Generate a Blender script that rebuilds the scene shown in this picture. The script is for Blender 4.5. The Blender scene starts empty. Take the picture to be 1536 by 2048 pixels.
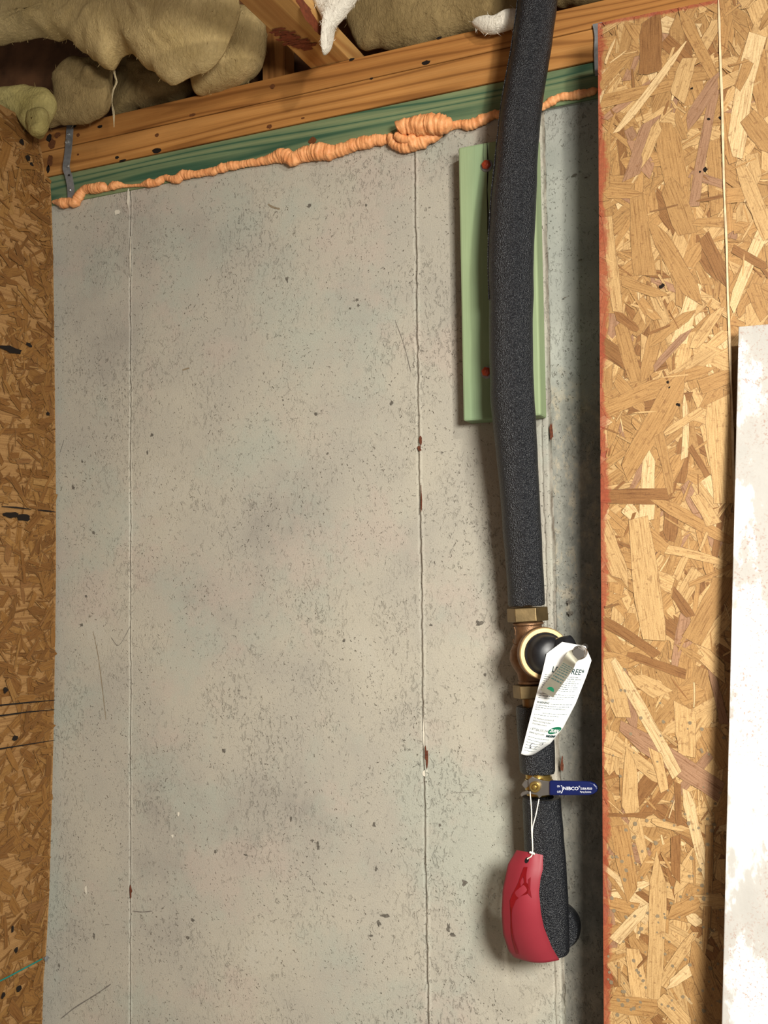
import bpy, bmesh, math, random
import numpy as np
from mathutils import Vector, Matrix, noise as mnoise

random.seed(7)
rng = np.random.default_rng(7)
SC = bpy.context.scene
COL = SC.collection

# ------------------------------------------------------------------ camera
F = 2060.0
YAW, PITCH, ROLL = math.radians(23.615), math.radians(3.34), math.radians(-0.80)
DIST = 1.827
fw = Vector((-math.sin(YAW) * math.cos(PITCH), math.cos(YAW) * math.cos(PITCH), math.sin(PITCH)))
r0 = Vector((math.cos(YAW), math.sin(YAW), 0))
u0 = r0.cross(fw)
rt = math.cos(ROLL) * r0 + math.sin(ROLL) * u0
up = -math.sin(ROLL) * r0 + math.cos(ROLL) * u0
CAM = Vector((DIST * math.sin(YAW), -DIST * math.cos(YAW), 1.5))
cd = bpy.data.cameras.new('camera')
cd.sensor_fit = 'VERTICAL'
cd.sensor_height = 32.0
cd.sensor_width = 24.0
cd.lens = F / 2048 * 32.0
cd.clip_start = 0.02
cam = bpy.data.objects.new('camera', cd)
COL.objects.link(cam)
M = Matrix((rt, up, -fw)).transposed().to_4x4()
M.translation = CAM
cam.matrix_world = M
SC.camera = cam

# ------------------------------------------------------------------ light and exposure
SC.view_settings.view_transform = 'Standard'
SC.view_settings.look = 'None'
SC.view_settings.exposure = 0.0
SC.view_settings.gamma = 1.0
SC.view_settings.use_curve_mapping = False
w = bpy.data.worlds.new('world')
SC.world = w
w.use_nodes = True
w.node_tree.nodes['Background'].inputs[0].default_value = (1.0, 0.95, 0.88, 1)
w.node_tree.nodes['Background'].inputs[1].default_value = 0.38


def area_light(name, loc, aim, size, power, col, spread=180):
    d = bpy.data.lights.new(name, 'AREA')
    d.shape = 'DISK'
    d.size = size
    d.energy = power
    d.color = col
    d.spread = math.radians(spread)
    o = bpy.data.objects.new(name, d)
    COL.objects.link(o)
    o.location = loc
    o.rotation_euler = (Vector(aim) - Vector(loc)).to_track_quat('-Z', 'Y').to_euler()
    return o


area_light('ceiling_lamp', (1.30, -1.35, 2.60), (0.2, 0.0, 1.3), 0.08, 15, (1.0, 0.94, 0.84))
area_light('work_lamp', (1.55, -1.95, 1.92), (0.30, -0.05, 0.75), 0.52, 43, (1.0, 0.965, 0.89), 120)


# ------------------------------------------------------------------ picture rays -> points of the room
def ray(px, py):
    return (fw * F + rt * (px - 768) - up * (py - 1024)).normalized()


def on_y(px, py, y):
    d = ray(px, py)
    return CAM + d * ((y - CAM.y) / d.y)


def on_x(px, py, x):
    d = ray(px, py)
    return CAM + d * ((x - CAM.x) / d.x)


def on_z(px, py, z):
    d = ray(px, py)
    return CAM + d * ((z - CAM.z) / d.z)


def mpp(P):
    return (P - CAM).dot(fw) / F


# ------------------------------------------------------------------ tiny mesh kit
class MB:
    def __init__(self):
        self.v, self.f, self.m = [], [], []

    def add(self, vs, fs, mi=0):
        b = len(self.v)
        self.v += [tuple(p) for p in vs]
        self.f += [tuple(i + b for i in f) for f in fs]
        self.m += [mi] * len(fs)

    def box(self, lo, hi, mi=0):
        x0, y0, z0 = lo
        x1, y1, z1 = hi
        self.add([(x0, y0, z0), (x1, y0, z0), (x1, y1, z0), (x0, y1, z0),
                  (x0, y0, z1), (x1, y0, z1), (x1, y1, z1), (x0, y1, z1)],
                 [(0, 3, 2, 1), (4, 5, 6, 7), (0, 1, 5, 4), (1, 2, 6, 5), (2, 3, 7, 6), (3, 0, 4, 7)], mi)

    def slab(self, front, off, mi=0):
        """solid from a front polygon (list of points) and an offset vector to its back"""
        n = len(front)
        off = Vector(off)
        vs = [Vector(p) for p in front] + [Vector(p) + off for p in front]
        fs = [tuple(range(n)), tuple(range(2 * n - 1, n - 1, -1))]
        fs += [(i, n + i, n + (i + 1) % n, (i + 1) % n) for i in range(n)]
        self.add(vs, fs, mi)

    def tube(self, pts, rad, n=16, caps=True, mi=0, squash=None):
        pts = [Vector(p) for p in pts]
        N = len(pts)
        if not hasattr(rad, '__len__'):
            rad = [rad] * N
        t0 = (pts[1] - pts[0]).normalized()
        a = t0.orthogonal().normalized()
        vs, fs = [], []
        for i, p in enumerate(pts):
            t = (pts[min(i + 1, N - 1)] - pts[max(i - 1, 0)]).normalized()
            a = (a - t * a.dot(t)).normalized()
            b = t.cross(a)
            for k in range(n):
                th = 2 * math.pi * k / n
                vs.append(p + (a * math.cos(th) + b * math.sin(th)) * rad[i])
        for i in range(N - 1):
            for k in range(n):
                k2 = (k + 1) % n
                fs.append((i * n + k, i * n + k2, (i + 1) * n + k2, (i + 1) * n + k))
        if caps:
            fs.append(tuple(range(n - 1, -1, -1)))
            fs.append(tuple(range((N - 1) * n, N * n)))
        self.add(vs, fs, mi)

    def lathe(self, o, axis, prof, n=32, ref=None, mi=0, caps=True):
        """profile [(t, r)...] spun about axis through o"""
        axis = Vector(axis).normalized()
        a = Vector(ref) if ref is not None else axis.orthogonal()
        a = (a - axis * a.dot(axis)).normalized()
        b = axis.cross(a)
        o = Vector(o)
        vs, fs = [], []
        for t, r in prof:
            for k in range(n):
                th = 2 * math.pi * k / n
                vs.append(o + axis * t + (a * math.cos(th) + b * math.sin(th)) * r)
        for i in range(len(prof) - 1):
            for k in range(n):
                k2 = (k + 1) % n
                fs.append((i * n + k, i * n + k2, (i + 1) * n + k2, (i + 1) * n + k))
        if caps:
            fs.append(tuple(range(n - 1, -1, -1)))
            fs.append(tuple(range((len(prof) - 1) * n, len(prof) * n)))
        self.add(vs, fs, mi)

    def build(self, name, mats, parent=None, smooth=False, bevel=0, sharp=35):
        me = bpy.data.meshes.new(name)
        me.from_pydata(self.v, [], self.f)
        if not isinstance(mats, (list, tuple)):
            mats = [mats]
        for m in mats:
            me.materials.append(m)
        me.polygons.foreach_set('material_index', self.m)
        if smooth:
            me.polygons.foreach_set('use_smooth', [True] * len(self.f))
            me.set_sharp_from_angle(angle=math.radians(sharp))
        me.update()
        o = bpy.data.objects.new(name, me)
        COL.objects.link(o)
        if parent is not None:
            o.parent = parent
            o.matrix_parent_inverse = parent.matrix_basis.inverted()
        if bevel:
            b = o.modifiers.new('bevel', 'BEVEL')
            b.width = bevel
            b.segments = 2
            b.limit_method = 'ANGLE'
            b.angle_limit = math.radians(40)
        return o


def tag(o, label=None, cat=None, group=None, kind=None):
    if label: o['label'] = label
    if cat: o['category'] = cat
    if group: o['group'] = group
    if kind: o['kind'] = kind
    return o


def empty(name, loc, label, cat, group=None):
    o = bpy.data.objects.new(name, None)
    o.empty_display_size = 0.05
    COL.objects.link(o)
    o.location = loc
    return tag(o, label, cat, group)


def smooth_path(pts, sub=8):
    """Catmull-Rom through rows of numbers"""
    P = np.array(pts, float)
    P = np.vstack([2 * P[0] - P[1], P, 2 * P[-1] - P[-2]])
    out = []
    for i in range(1, len(P) - 2):
        p0, p1, p2, p3 = P[i - 1:i + 3]
        for k in range(sub):
            t = k / sub
            out.append(.5 * (2 * p1 + (p2 - p0) * t + (2 * p0 - 5 * p1 + 4 * p2 - p3) * t * t + (3 * p1 - p0 - 3 * p2 + p3) * t ** 3))
    out.append(P[-2])
    return np.array(out)


def interp(pts, v):
    """pts [(v,x,y)...] -> smooth x,y at v"""
    vs = [p[0] for p in pts]
    return np.interp(v, vs, [p[1] for p in pts]), np.interp(v, vs, [p[2] for p in pts])


# ------------------------------------------------------------------ node kit
def lin(c):
    return tuple(((x / 255) / 12.92 if x / 255 <= .04045 else ((x / 255 + .055) / 1.055) ** 2.4) for x in c)


class Mat:
    def __init__(self, name, rough=.7, metal=0.0, spec=.3):
        self.m = bpy.data.materials.new(name)
        self.m.use_nodes = True
        self.t = self.m.node_tree
        self.p = self.t.nodes['Principled BSDF']
        self.p.inputs['Roughness'].default_value = rough
        self.p.inputs['Metallic'].default_value = metal
        self.p.inputs['Specular IOR Level'].default_value = spec

    def set(self, sock, val):
        if isinstance(val, bpy.types.NodeSocket):
            self.t.links.new(val, sock)
        elif isinstance(val, (tuple, list)):
            val = tuple(val)
            if sock.type == 'RGBA' and len(val) == 3: val = val + (1,)
            sock.default_value = val
        else:
            sock.default_value = val

    def n(self, ty, ins=None, out=0, **props):
        nd = self.t.nodes.new(ty)
        for k, v in props.items(): setattr(nd, k, v)
        for k, v in (ins or {}).items(): self.set(nd.inputs[k], v)
        return nd.outputs[out]

    def coord(self, kind='Object', scale=(1, 1, 1), loc=(0, 0, 0), rot=(0, 0, 0)):
        c = self.n('ShaderNodeTexCoord', out=kind)
        return self.n('ShaderNodeMapping', {'Vector': c, 'Scale': scale, 'Location': loc, 'Rotation': rot})

    def noise(self, vec, scale, detail=4, rough=.55, dist=0, out=0):
        return self.n('ShaderNodeTexNoise', {'Vector': vec, 'Scale': scale, 'Detail': detail, 'Roughness': rough, 'Distortion': dist}, out=out)

    def ramp(self, fac, stops, interp='LINEAR'):
        nd = self.t.nodes.new('ShaderNodeValToRGB')
        nd.color_ramp.interpolation = interp
        el = nd.color_ramp.elements
        while len(el) < len(stops): el.new(.5)
        for e, (p, c) in zip(el, stops):
            e.position = p
            if not isinstance(c, (tuple, list)): c = (c, c, c)
            e.color = tuple(c)[:3] + (1,)
        self.set(nd.inputs[0], fac)
        return nd.outputs[0]

    def mix(self, fac, a, b, mode='MIX'):
        nd = self.t.nodes.new('ShaderNodeMix')
        nd.data_type = 'RGBA'
        nd.blend_type = mode
        self.set(nd.inputs[0], fac)
        self.set(nd.inputs[6], a)
        self.set(nd.inputs[7], b)
        return nd.outputs[2]

    def math(self, op, a, b=0.0, clamp=False):
        nd = self.t.nodes.new('ShaderNodeMath')
        nd.operation = op
        nd.use_clamp = clamp
        self.set(nd.inputs[0], a)
        self.set(nd.inputs[1], b)
        return nd.outputs[0]

    def bump(self, h, strength=.5, dist=.002, normal=None):
        ins = {'Height': h, 'Strength': strength, 'Distance': dist}
        if normal is not None: ins['Normal'] = normal
        return self.n('ShaderNodeBump', ins)

    def done(self, color=None, normal=None, rough=None):
        if color is not None: self.set(self.p.inputs['Base Color'], color)
        if normal is not None: self.set(self.p.inputs['Normal'], normal)
        if rough is not None: self.set(self.p.inputs['Roughness'], rough)
        return self.m


def plain(name, c, rough=.6, metal=0.0, spec=.3, var=.12, scale=60, bump=0.0, bdist=.001):
    m = Mat(name, rough, metal, spec)
    c = lin(c)
    nz = m.noise(m.coord(), scale, 4)
    col = m.ramp(nz, [(.3, tuple(x * (1 - var) for x in c)), (.7, tuple(min(1, x * (1 + var)) for x in c))])
    nr = m.bump(m.noise(m.coord(), scale * 4, 3), bump, bdist) if bump else None
    return m.done(col, nr)


# ------------------------------------------------------------------ reference levels of the room
SEAM = [on_y(262, 1200, 0).x, on_y(842, 1200, 0).x, on_y(1106, 1200, 0).x]
Z_WALL = on_y(650, 305, 0).z
Z_SILL = on_y(650, 238, 0).z
Z_MID = on_y(650, 179, 0).z
Z_TOP = on_y(650, 132, 0).z
XL = on_y(113, 1120, -0.004).x
Y_P1, Y_P2 = -0.113, -0.100        # fronts of the two right-hand boards
print('LEVELS', SEAM, Z_WALL, Z_SILL, Z_MID, Z_TOP, XL, CAM)


# ------------------------------------------------------------------ materials
def concrete():
    m = Mat('concrete', .85, 0, .25)
    c = m.coord()
    big = m.noise(c, 2.6, 5, .6)
    base = m.ramp(big, [(.30, lin((150, 145, 136))), (.46, lin((172, 167, 154))), (.60, lin((182, 176, 160))), (.75, lin((188, 184, 171)))])
    tint = m.noise(m.coord(loc=(3, 0, 5)), 3.4, 5, .65)
    base = m.mix(m.ramp(tint, [(.50, 0), (.60, .55)]), base, lin((168, 173, 160)))
    tint2 = m.noise(m.coord(loc=(9, 0, 1)), 4.2, 5, .65)
    base = m.mix(m.ramp(tint2, [(.54, 0), (.62, .5)]), base, lin((184, 170, 157)))
    fine = m.noise(c, 420, 3, .7)
    base = m.mix(.55, base, m.ramp(fine, [(.3, .66), (.7, 1.0)]), 'MULTIPLY')
    # darker stained strip right of the last form joint
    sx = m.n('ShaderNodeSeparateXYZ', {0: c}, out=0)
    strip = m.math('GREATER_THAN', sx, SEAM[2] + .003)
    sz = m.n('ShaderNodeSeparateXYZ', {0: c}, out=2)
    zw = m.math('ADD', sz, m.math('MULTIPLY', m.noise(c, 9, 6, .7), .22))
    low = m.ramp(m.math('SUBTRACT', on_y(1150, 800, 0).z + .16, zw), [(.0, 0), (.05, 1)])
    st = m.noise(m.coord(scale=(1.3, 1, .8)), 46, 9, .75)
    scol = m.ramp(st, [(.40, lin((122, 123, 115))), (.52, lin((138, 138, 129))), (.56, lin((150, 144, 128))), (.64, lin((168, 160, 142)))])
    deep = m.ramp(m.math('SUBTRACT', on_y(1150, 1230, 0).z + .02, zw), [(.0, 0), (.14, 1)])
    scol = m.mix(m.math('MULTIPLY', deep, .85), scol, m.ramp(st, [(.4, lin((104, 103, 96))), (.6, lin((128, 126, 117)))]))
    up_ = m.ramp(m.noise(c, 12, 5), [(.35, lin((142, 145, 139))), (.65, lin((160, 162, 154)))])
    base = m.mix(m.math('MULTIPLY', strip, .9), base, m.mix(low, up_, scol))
    # grime caught in the form joints
    jt = m.n('ShaderNodeAttribute', attribute_name='joint', out=2)
    ln = m.math('MULTIPLY', jt, m.ramp(m.noise(c, 16, 3), [(.35, .55), (.6, 1.0)]))
    base = m.mix(ln, base, lin((84, 74, 62)))
    # pits
    warp = m.noise(c, 60, 3, .6, out=1)
    wv = m.n('ShaderNodeVectorMath', {0: c, 1: m.n('ShaderNodeVectorMath', {0: warp, 'Scale': .03}, operation='SCALE')}, operation='ADD')
    pit = m.n('ShaderNodeTexVoronoi', {'Vector': wv, 'Scale': 95.0}, out=0)
    dens = m.noise(m.coord(loc=(1, 0, 2)), 9, 4)
    pm = m.math('MULTIPLY', m.ramp(pit, [(.06, 1), (.20, 0)]), m.ramp(dens, [(.42, 0), (.56, 1)]))
    dark = m.math('MULTIPLY', m.ramp(m.noise(m.coord(loc=(4, 2, 2)), 210, 2), [(.67, 0), (.71, 1)]), m.ramp(m.noise(c, 14, 3), [(.45, 0), (.6, 1)]))
    base = m.mix(m.math('MULTIPLY', dark, .5), base, lin((92, 84, 74)))
    base = m.mix(m.math('MULTIPLY', pm, .35), base, lin((118, 110, 98)))
    gouge = m.noise(m.coord(scale=(1.5, 1, .8)), 85, 6, .65, 1.2)
    gm = m.math('MULTIPLY', m.ramp(gouge, [(.56, 0), (.66, 1)]), m.ramp(m.noise(m.coord(loc=(7, 0, 3)), 6, 4), [(.46, 0), (.62, 1)]))
    med = m.math('MULTIPLY', m.ramp(m.noise(m.coord(scale=(1.2, 1, .9), loc=(3, 1, 8)), 95, 5, .68, .8), [(.60, 0), (.68, 1)]), m.ramp(m.noise(m.coord(loc=(2, 0, 6)), 6, 4), [(.40, .1), (.62, 1)]))
    base = m.mix(m.math('MULTIPLY', med, .08), base, lin((120, 112, 100)))
    h = m.math('SUBTRACT', m.math('MULTIPLY', fine, .25), m.math('ADD', m.math('MULTIPLY', pm, .9), m.math('MULTIPLY', gm, .45)))
    h = m.math('SUBTRACT', m.math('SUBTRACT', h, dark), m.math('MULTIPLY', med, .5))
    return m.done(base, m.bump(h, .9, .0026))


def wood(name, cols, off=(0, .05, -.04), ring=44, dist=3.0, along='X', rough=.65, streak=.35):
    m = Mat(name, rough, 0, .25)
    sc = {'X': (.055, .5, 1), 'Y': (1, .055, .5), 'Z': (1, .5, .055)}[along]
    n0 = m.noise(m.coord(scale=sc, loc=off), ring, 1.6, .45, .25)
    wv = m.math('ADD', m.math('MULTIPLY', m.math('SINE', m.math('MULTIPLY', n0, dist)), .5), .5)
    g = m.ramp(wv, [(.0, lin(cols[0])), (.55, lin(cols[1])), (.82, lin(cols[1])), (1.0, lin(cols[2]))])
    fib = m.noise(m.coord(scale={'X': (.02, 1, 1), 'Y': (1, .02, 1), 'Z': (1, 1, .02)}[along]), 420, 3, .6)
    g = m.mix(streak, g, m.ramp(fib, [(.3, .55), (.7, 1.05)]), 'MULTIPLY')
    blot = m.noise(m.coord(scale={'X': (.4, 1, 1), 'Y': (1, .4, 1), 'Z': (1, 1, .4)}[along], loc=off), 14, 4)
    g = m.mix(.5, g, m.ramp(blot, [(.3, .72), (.7, 1.1)]), 'MULTIPLY')
    return m.done(g, m.bump(fib, .25, .0008))


def osb_mat(name, red=None):
    m = Mat(name, .62, 0, .3)
    col = m.n('ShaderNodeVertexColor', layer_name='flake')
    uv = m.n('ShaderNodeTexCoord', out='UV')
    gv = m.n('ShaderNodeMapping', {'Vector': uv, 'Scale': (22, 420, 1)})
    g = m.noise(gv, 1.0, 3, .65)
    g2 = m.noise(m.n('ShaderNodeMapping', {'Vector': uv, 'Scale': (45, 1400, 1)}), 1.0, 2, .6)
    c = m.mix(.75, col, m.ramp(g, [(.34, (.46, .35, .25)), (.47, (.90, .87, .82)), (.75, (1.08, 1.08, 1.08))]), 'MULTIPLY')
    c = m.mix(.45, c, m.ramp(g2, [(.33, (.5, .4, .32)), (.55, 1.0)]), 'MULTIPLY')
    sp = m.noise(m.coord(), 170, 2, .5)
    c = m.mix(m.math('MULTIPLY', m.ramp(sp, [(.62, 0), (.70, 1)]), .45), c, lin((112, 74, 42)))
    sp2 = m.noise(m.coord(), 520, 2, .6)
    c = m.mix(.4, c, m.ramp(sp2, [(.34, .62), (.56, 1.04)]), 'MULTIPLY')
    if red:
        # sprayed red edge sealer bleeding over the face
        x = m.n('ShaderNodeSeparateXYZ', {0: m.coord()}, out=0)
        z = m.n('ShaderNodeSeparateXYZ', {0: m.coord()}, out=2)
        d1 = m.math('SUBTRACT', x, m.math('MULTIPLY_ADD', z, red[1]))
        nd = d1.node.inputs[1].links[0].from_node
        nd.inputs[2].default_value = red[0]
        d2 = m.math('SUBTRACT', m.math('SUBTRACT', red[2], z), m.math('MULTIPLY', x, red[3]))
        d2 = m.math('MULTIPLY', d2, -1.0) if False else d2
        nz = m.noise(m.coord(), 230, 6, .78)
        nb = m.noise(m.coord(), 14, 4, .6)
        amt = m.math('MULTIPLY', m.ramp(nb, [(.35, .15), (.65, 1.0)]), .024)
        e1 = m.math('SUBTRACT', 1.0, m.math('DIVIDE', d1, amt), True)
        e2 = m.math('SUBTRACT', 1.0, m.math('DIVIDE', d2, .009), True)
        e = m.math('MAXIMUM', e1, e2)
        mask = m.math('MULTIPLY', m.math('SUBTRACT', m.math('ADD', e, nz), .72), 3.0, True)
        solid = m.math('LESS_THAN', m.math('ADD', d1, m.math('MULTIPLY', nz, .007)), .0056)
        mask = m.math('MAXIMUM', m.math('MULTIPLY', mask, .75), m.math('MULTIPLY', solid, .85))
        c = m.mix(mask, c, m.ramp(nz, [(.3, lin((112, 40, 26))), (.7, lin((158, 68, 46)))]))
    return m.done(c, m.bump(g, .3, .0008))


MAT = {}
MAT['concrete'] = concrete()
MAT['pit'] = plain('concrete_pit', (100, 95, 86), .95, var=.35, scale=200, bump=.8)
MAT['rust'] = plain('rust', (92, 50, 32), .9, var=.4, scale=300)
MAT['chalk'] = plain('pale_mortar', (206, 200, 184), .9, var=.1, scale=150)
MAT['scratch'] = plain('pencil_grey', (112, 106, 98), .9)
MAT['brown_mark'] = plain('brown_mark', (134, 120, 98), .9)
MAT['green'] = wood('treated_green_wood', ((124, 136, 98), (106, 124, 90), (58, 90, 68)), (0, .04, .02), 16, 46, streak=.4)
MAT['block'] = wood('treated_pale_green_wood', ((146, 162, 122), (130, 156, 122), (84, 134, 110)), (.03, .06, 0), 9, 9, 'Z', streak=.15)
MAT['pine_a'] = wood('pine_upper', ((176, 122, 64), (166, 112, 57), (134, 86, 40)), (0, .03, -.10), 14, 62)
MAT['pine_b'] = wood('pine_lower', ((188, 134, 74), (176, 122, 64), (140, 92, 45)), (2, .02, .03), 14, 62)
MAT['pine_y'] = wood('truss_pine', ((210, 166, 104), (198, 152, 90), (172, 122, 68)), (.04, 0, .03), 14, 40, 'Y')
MAT['pine_z'] = wood('web_pine', ((180, 130, 76), (166, 115, 62), (134, 88, 44)), (.05, .05, 0), 14, 40, 'Z')
MAT['hole'] = plain('dark_hole', (24, 16, 10), .95)
MAT['stain'] = plain('dark_red_stain', (112, 56, 32), .8, var=.3, scale=120)
MAT['knot'] = plain('knot', (96, 56, 26), .8, var=.3, scale=300)
MAT['galv'] = plain('galvanised_steel', (142, 144, 146), .5, .55, .5, var=.22, scale=90, bump=.2)
MAT['nail'] = plain('nail_zinc', (190, 192, 190), .35, .8)
MAT['black_ink'] = plain('black_marker', (22, 18, 16), .9)
MAT['grey_spot'] = plain('grey_spatter', (124, 108, 84), .8)


def batt_mat(name, a, b):
    m = Mat(name, 1.0, 0, .05)
    n1 = m.noise(m.coord(), 9, 5, .6)
    n2 = m.noise(m.coord(scale=(1, 1, .5)), 130, 5, .7, 1.5)
    c = m.ramp(n1, [(.3, lin(a)), (.7, lin(b))])
    c = m.mix(.35, c, m.ramp(n2, [(.3, .72), (.7, 1.06)]), 'MULTIPLY')
    return m.done(c, m.bump(m.math('ADD', m.math('MULTIPLY', n2, .5), m.noise(m.coord(), 26, 6, .65)), .75, .010))


MAT['batt'] = batt_mat('fiberglass_cream', (176, 152, 102), (204, 180, 130))
MAT['batt_grey'] = batt_mat('fiberglass_tan', (134, 114, 76), (160, 138, 96))
MAT['batt_white'] = batt_mat('fiberglass_white', (222, 214, 196), (240, 234, 220))
MAT['batt_pale'] = batt_mat('fiberglass_pale', (196, 180, 142), (216, 200, 164))
MAT['batt_green'] = batt_mat('fiberglass_green', (158, 144, 88), (186, 172, 116))


def foam_mat():
    m = Mat('orange_foam', .5, 0, .35)
    n = m.noise(m.coord(), 70, 4, .6)
    c = m.ramp(n, [(.3, lin((216, 142, 88))), (.7, lin((240, 176, 120)))])
    m.p.inputs['Subsurface Weight'].default_value = .15
    m.p.inputs['Subsurface Radius'].default_value = (.01, .005, .003)
    return m.done(c, m.bump(m.noise(m.coord(), 210, 4, .6), .5, .002))


MAT['foam'] = foam_mat()


def rubber_mat():
    m = Mat('black_pipe_foam', .36, 0, .6)
    v = m.n('ShaderNodeTexVoronoi', {'Vector': m.coord(), 'Scale': 560.0}, out=0)
    n = m.noise(m.coord(), 440, 3, .7)
    c = m.ramp(n, [(.35, lin((13, 14, 18))), (.7, lin((31, 34, 40)))])
    return m.done(c, m.bump(m.math('ADD', v, n), .9, .0017))


MAT['rubber'] = rubber_mat()
MAT['cap_black'] = plain('black_plastic', (26, 27, 30), .42, 0, .5, var=.5, scale=70)
MAT['hole_black'] = plain('black_hollow', (10, 10, 10), .9)
MAT['brass_dark'] = plain('aged_brass', (128, 102, 68), .42, .75, .5, var=.25, scale=60, bump=.25)
MAT['brass_nut'] = plain('dull_brass', (128, 108, 74), .42, .75, .5, var=.2, scale=50, bump=.15)
MAT['bronze'] = plain('bronze_casting', (122, 90, 62), .5, .6, .5, var=.25, scale=120, bump=.5)
MAT['brass_pale'] = plain('machined_brass', (196, 164, 116), .38, .6, .5, var=.08)
MAT['brass'] = plain('yellow_brass', (180, 152, 86), .28, .85, .5, var=.1)
MAT['steel'] = plain('stainless_steel', (146, 142, 137), .38, .9, .5, var=.08)
MAT['tag_metal'] = plain('tag_aluminium', (152, 148, 132), .5, .5, .5, var=.1)
MAT['paper'] = plain('white_card', (244, 246, 244), .55, 0, .3, var=.02)
MAT['ink'] = plain('grey_ink', (64, 88, 84), .8)
MAT['ink_dark'] = plain('dark_ink', (40, 66, 66), .8)
MAT['ink_green'] = plain('green_ink', (16, 112, 78), .7)
MAT['pen'] = plain('pen_ink', (40, 44, 60), .8)
MAT['blue'] = plain('blue_vinyl', (5, 20, 74), .35, 0, .5, var=.08)
MAT['white_ink'] = plain('white_print', (232, 234, 240), .6, var=.02)
MAT['red'] = plain('red_vinyl', (136, 40, 51), .5, 0, .35, var=.05, scale=30)
MAT['red_gloss'] = plain('dark_red_gloss', (114, 10, 20), .25, 0, .5, var=.05)
MAT['wire'] = plain('white_string', (236, 230, 214), .6, var=.05)
MAT['screw'] = plain('orange_screw', (184, 76, 46), .4, .2, .5, var=.15)
MAT['teal'] = plain('teal_string', (28, 122, 112), .6)


def board_mat():
    m = Mat('skim_board', .8, 0, .2)
    n = m.noise(m.coord(scale=(1, 1, .5)), 9, 6, .65)
    c = m.ramp(n, [(.40, lin((168, 165, 159))), (.49, lin((174, 171, 165))), (.53, lin((214, 214, 214)))])
    sp = m.noise(m.coord(), 260, 3, .7)
    pk = m.noise(m.coord(scale=(1.5, 1, .6)), 8, 4)
    c = m.mix(m.math('MULTIPLY', m.ramp(sp, [(.55, 0), (.63, 1)]), m.ramp(pk, [(.42, .0), (.56, .8)])), c, lin((158, 132, 120)))
    return m.done(c, m.bump(m.noise(m.coord(), 300, 3), .2, .0006))


MAT['board'] = board_mat()
MAT['subfloor'] = plain('subfloor_wood', (96, 64, 40), .9, var=.4, scale=20)
MAT['floor'] = plain('floor_concrete', (150, 146, 138), .8, var=.15, scale=8)


# ------------------------------------------------------------------ concrete wall
def irregular(cx, cz, rx, rz, y, n=11, jit=.35):
    out = []
    for k in range(n):
        th = 2 * math.pi * k / n
        q = 1 + random.uniform(-jit, jit)
        out.append((cx + rx * q * math.cos(th), y, cz + rz * q * math.sin(th)))
    return out


def strip(pts, w):
    """flat ribbon along points lying in a plane y = const"""
    vs, fs = [], []
    for i, p in enumerate(pts):
        a = pts[max(i - 1, 0)]
        b = pts[min(i + 1, len(pts) - 1)]
        dx, dz = b[0] - a[0], b[2] - a[2]
        L = math.hypot(dx, dz) or 1
        ww = w * (random.uniform(.6, 1.2) if 0 < i < len(pts) - 1 else .4) / 2
        vs += [(p[0] - dz / L * ww, p[1], p[2] + dx / L * ww), (p[0] + dz / L * ww, p[1], p[2] - dx / L * ww)]
    for i in range(len(pts) - 1):
        fs.append((2 * i, 2 * i + 1, 2 * i + 3, 2 * i + 2))
    return vs, fs


def n1(x, s, seed=0):
    return mnoise.noise(Vector((x * s, seed * 7.3, seed * 1.7)))


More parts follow.
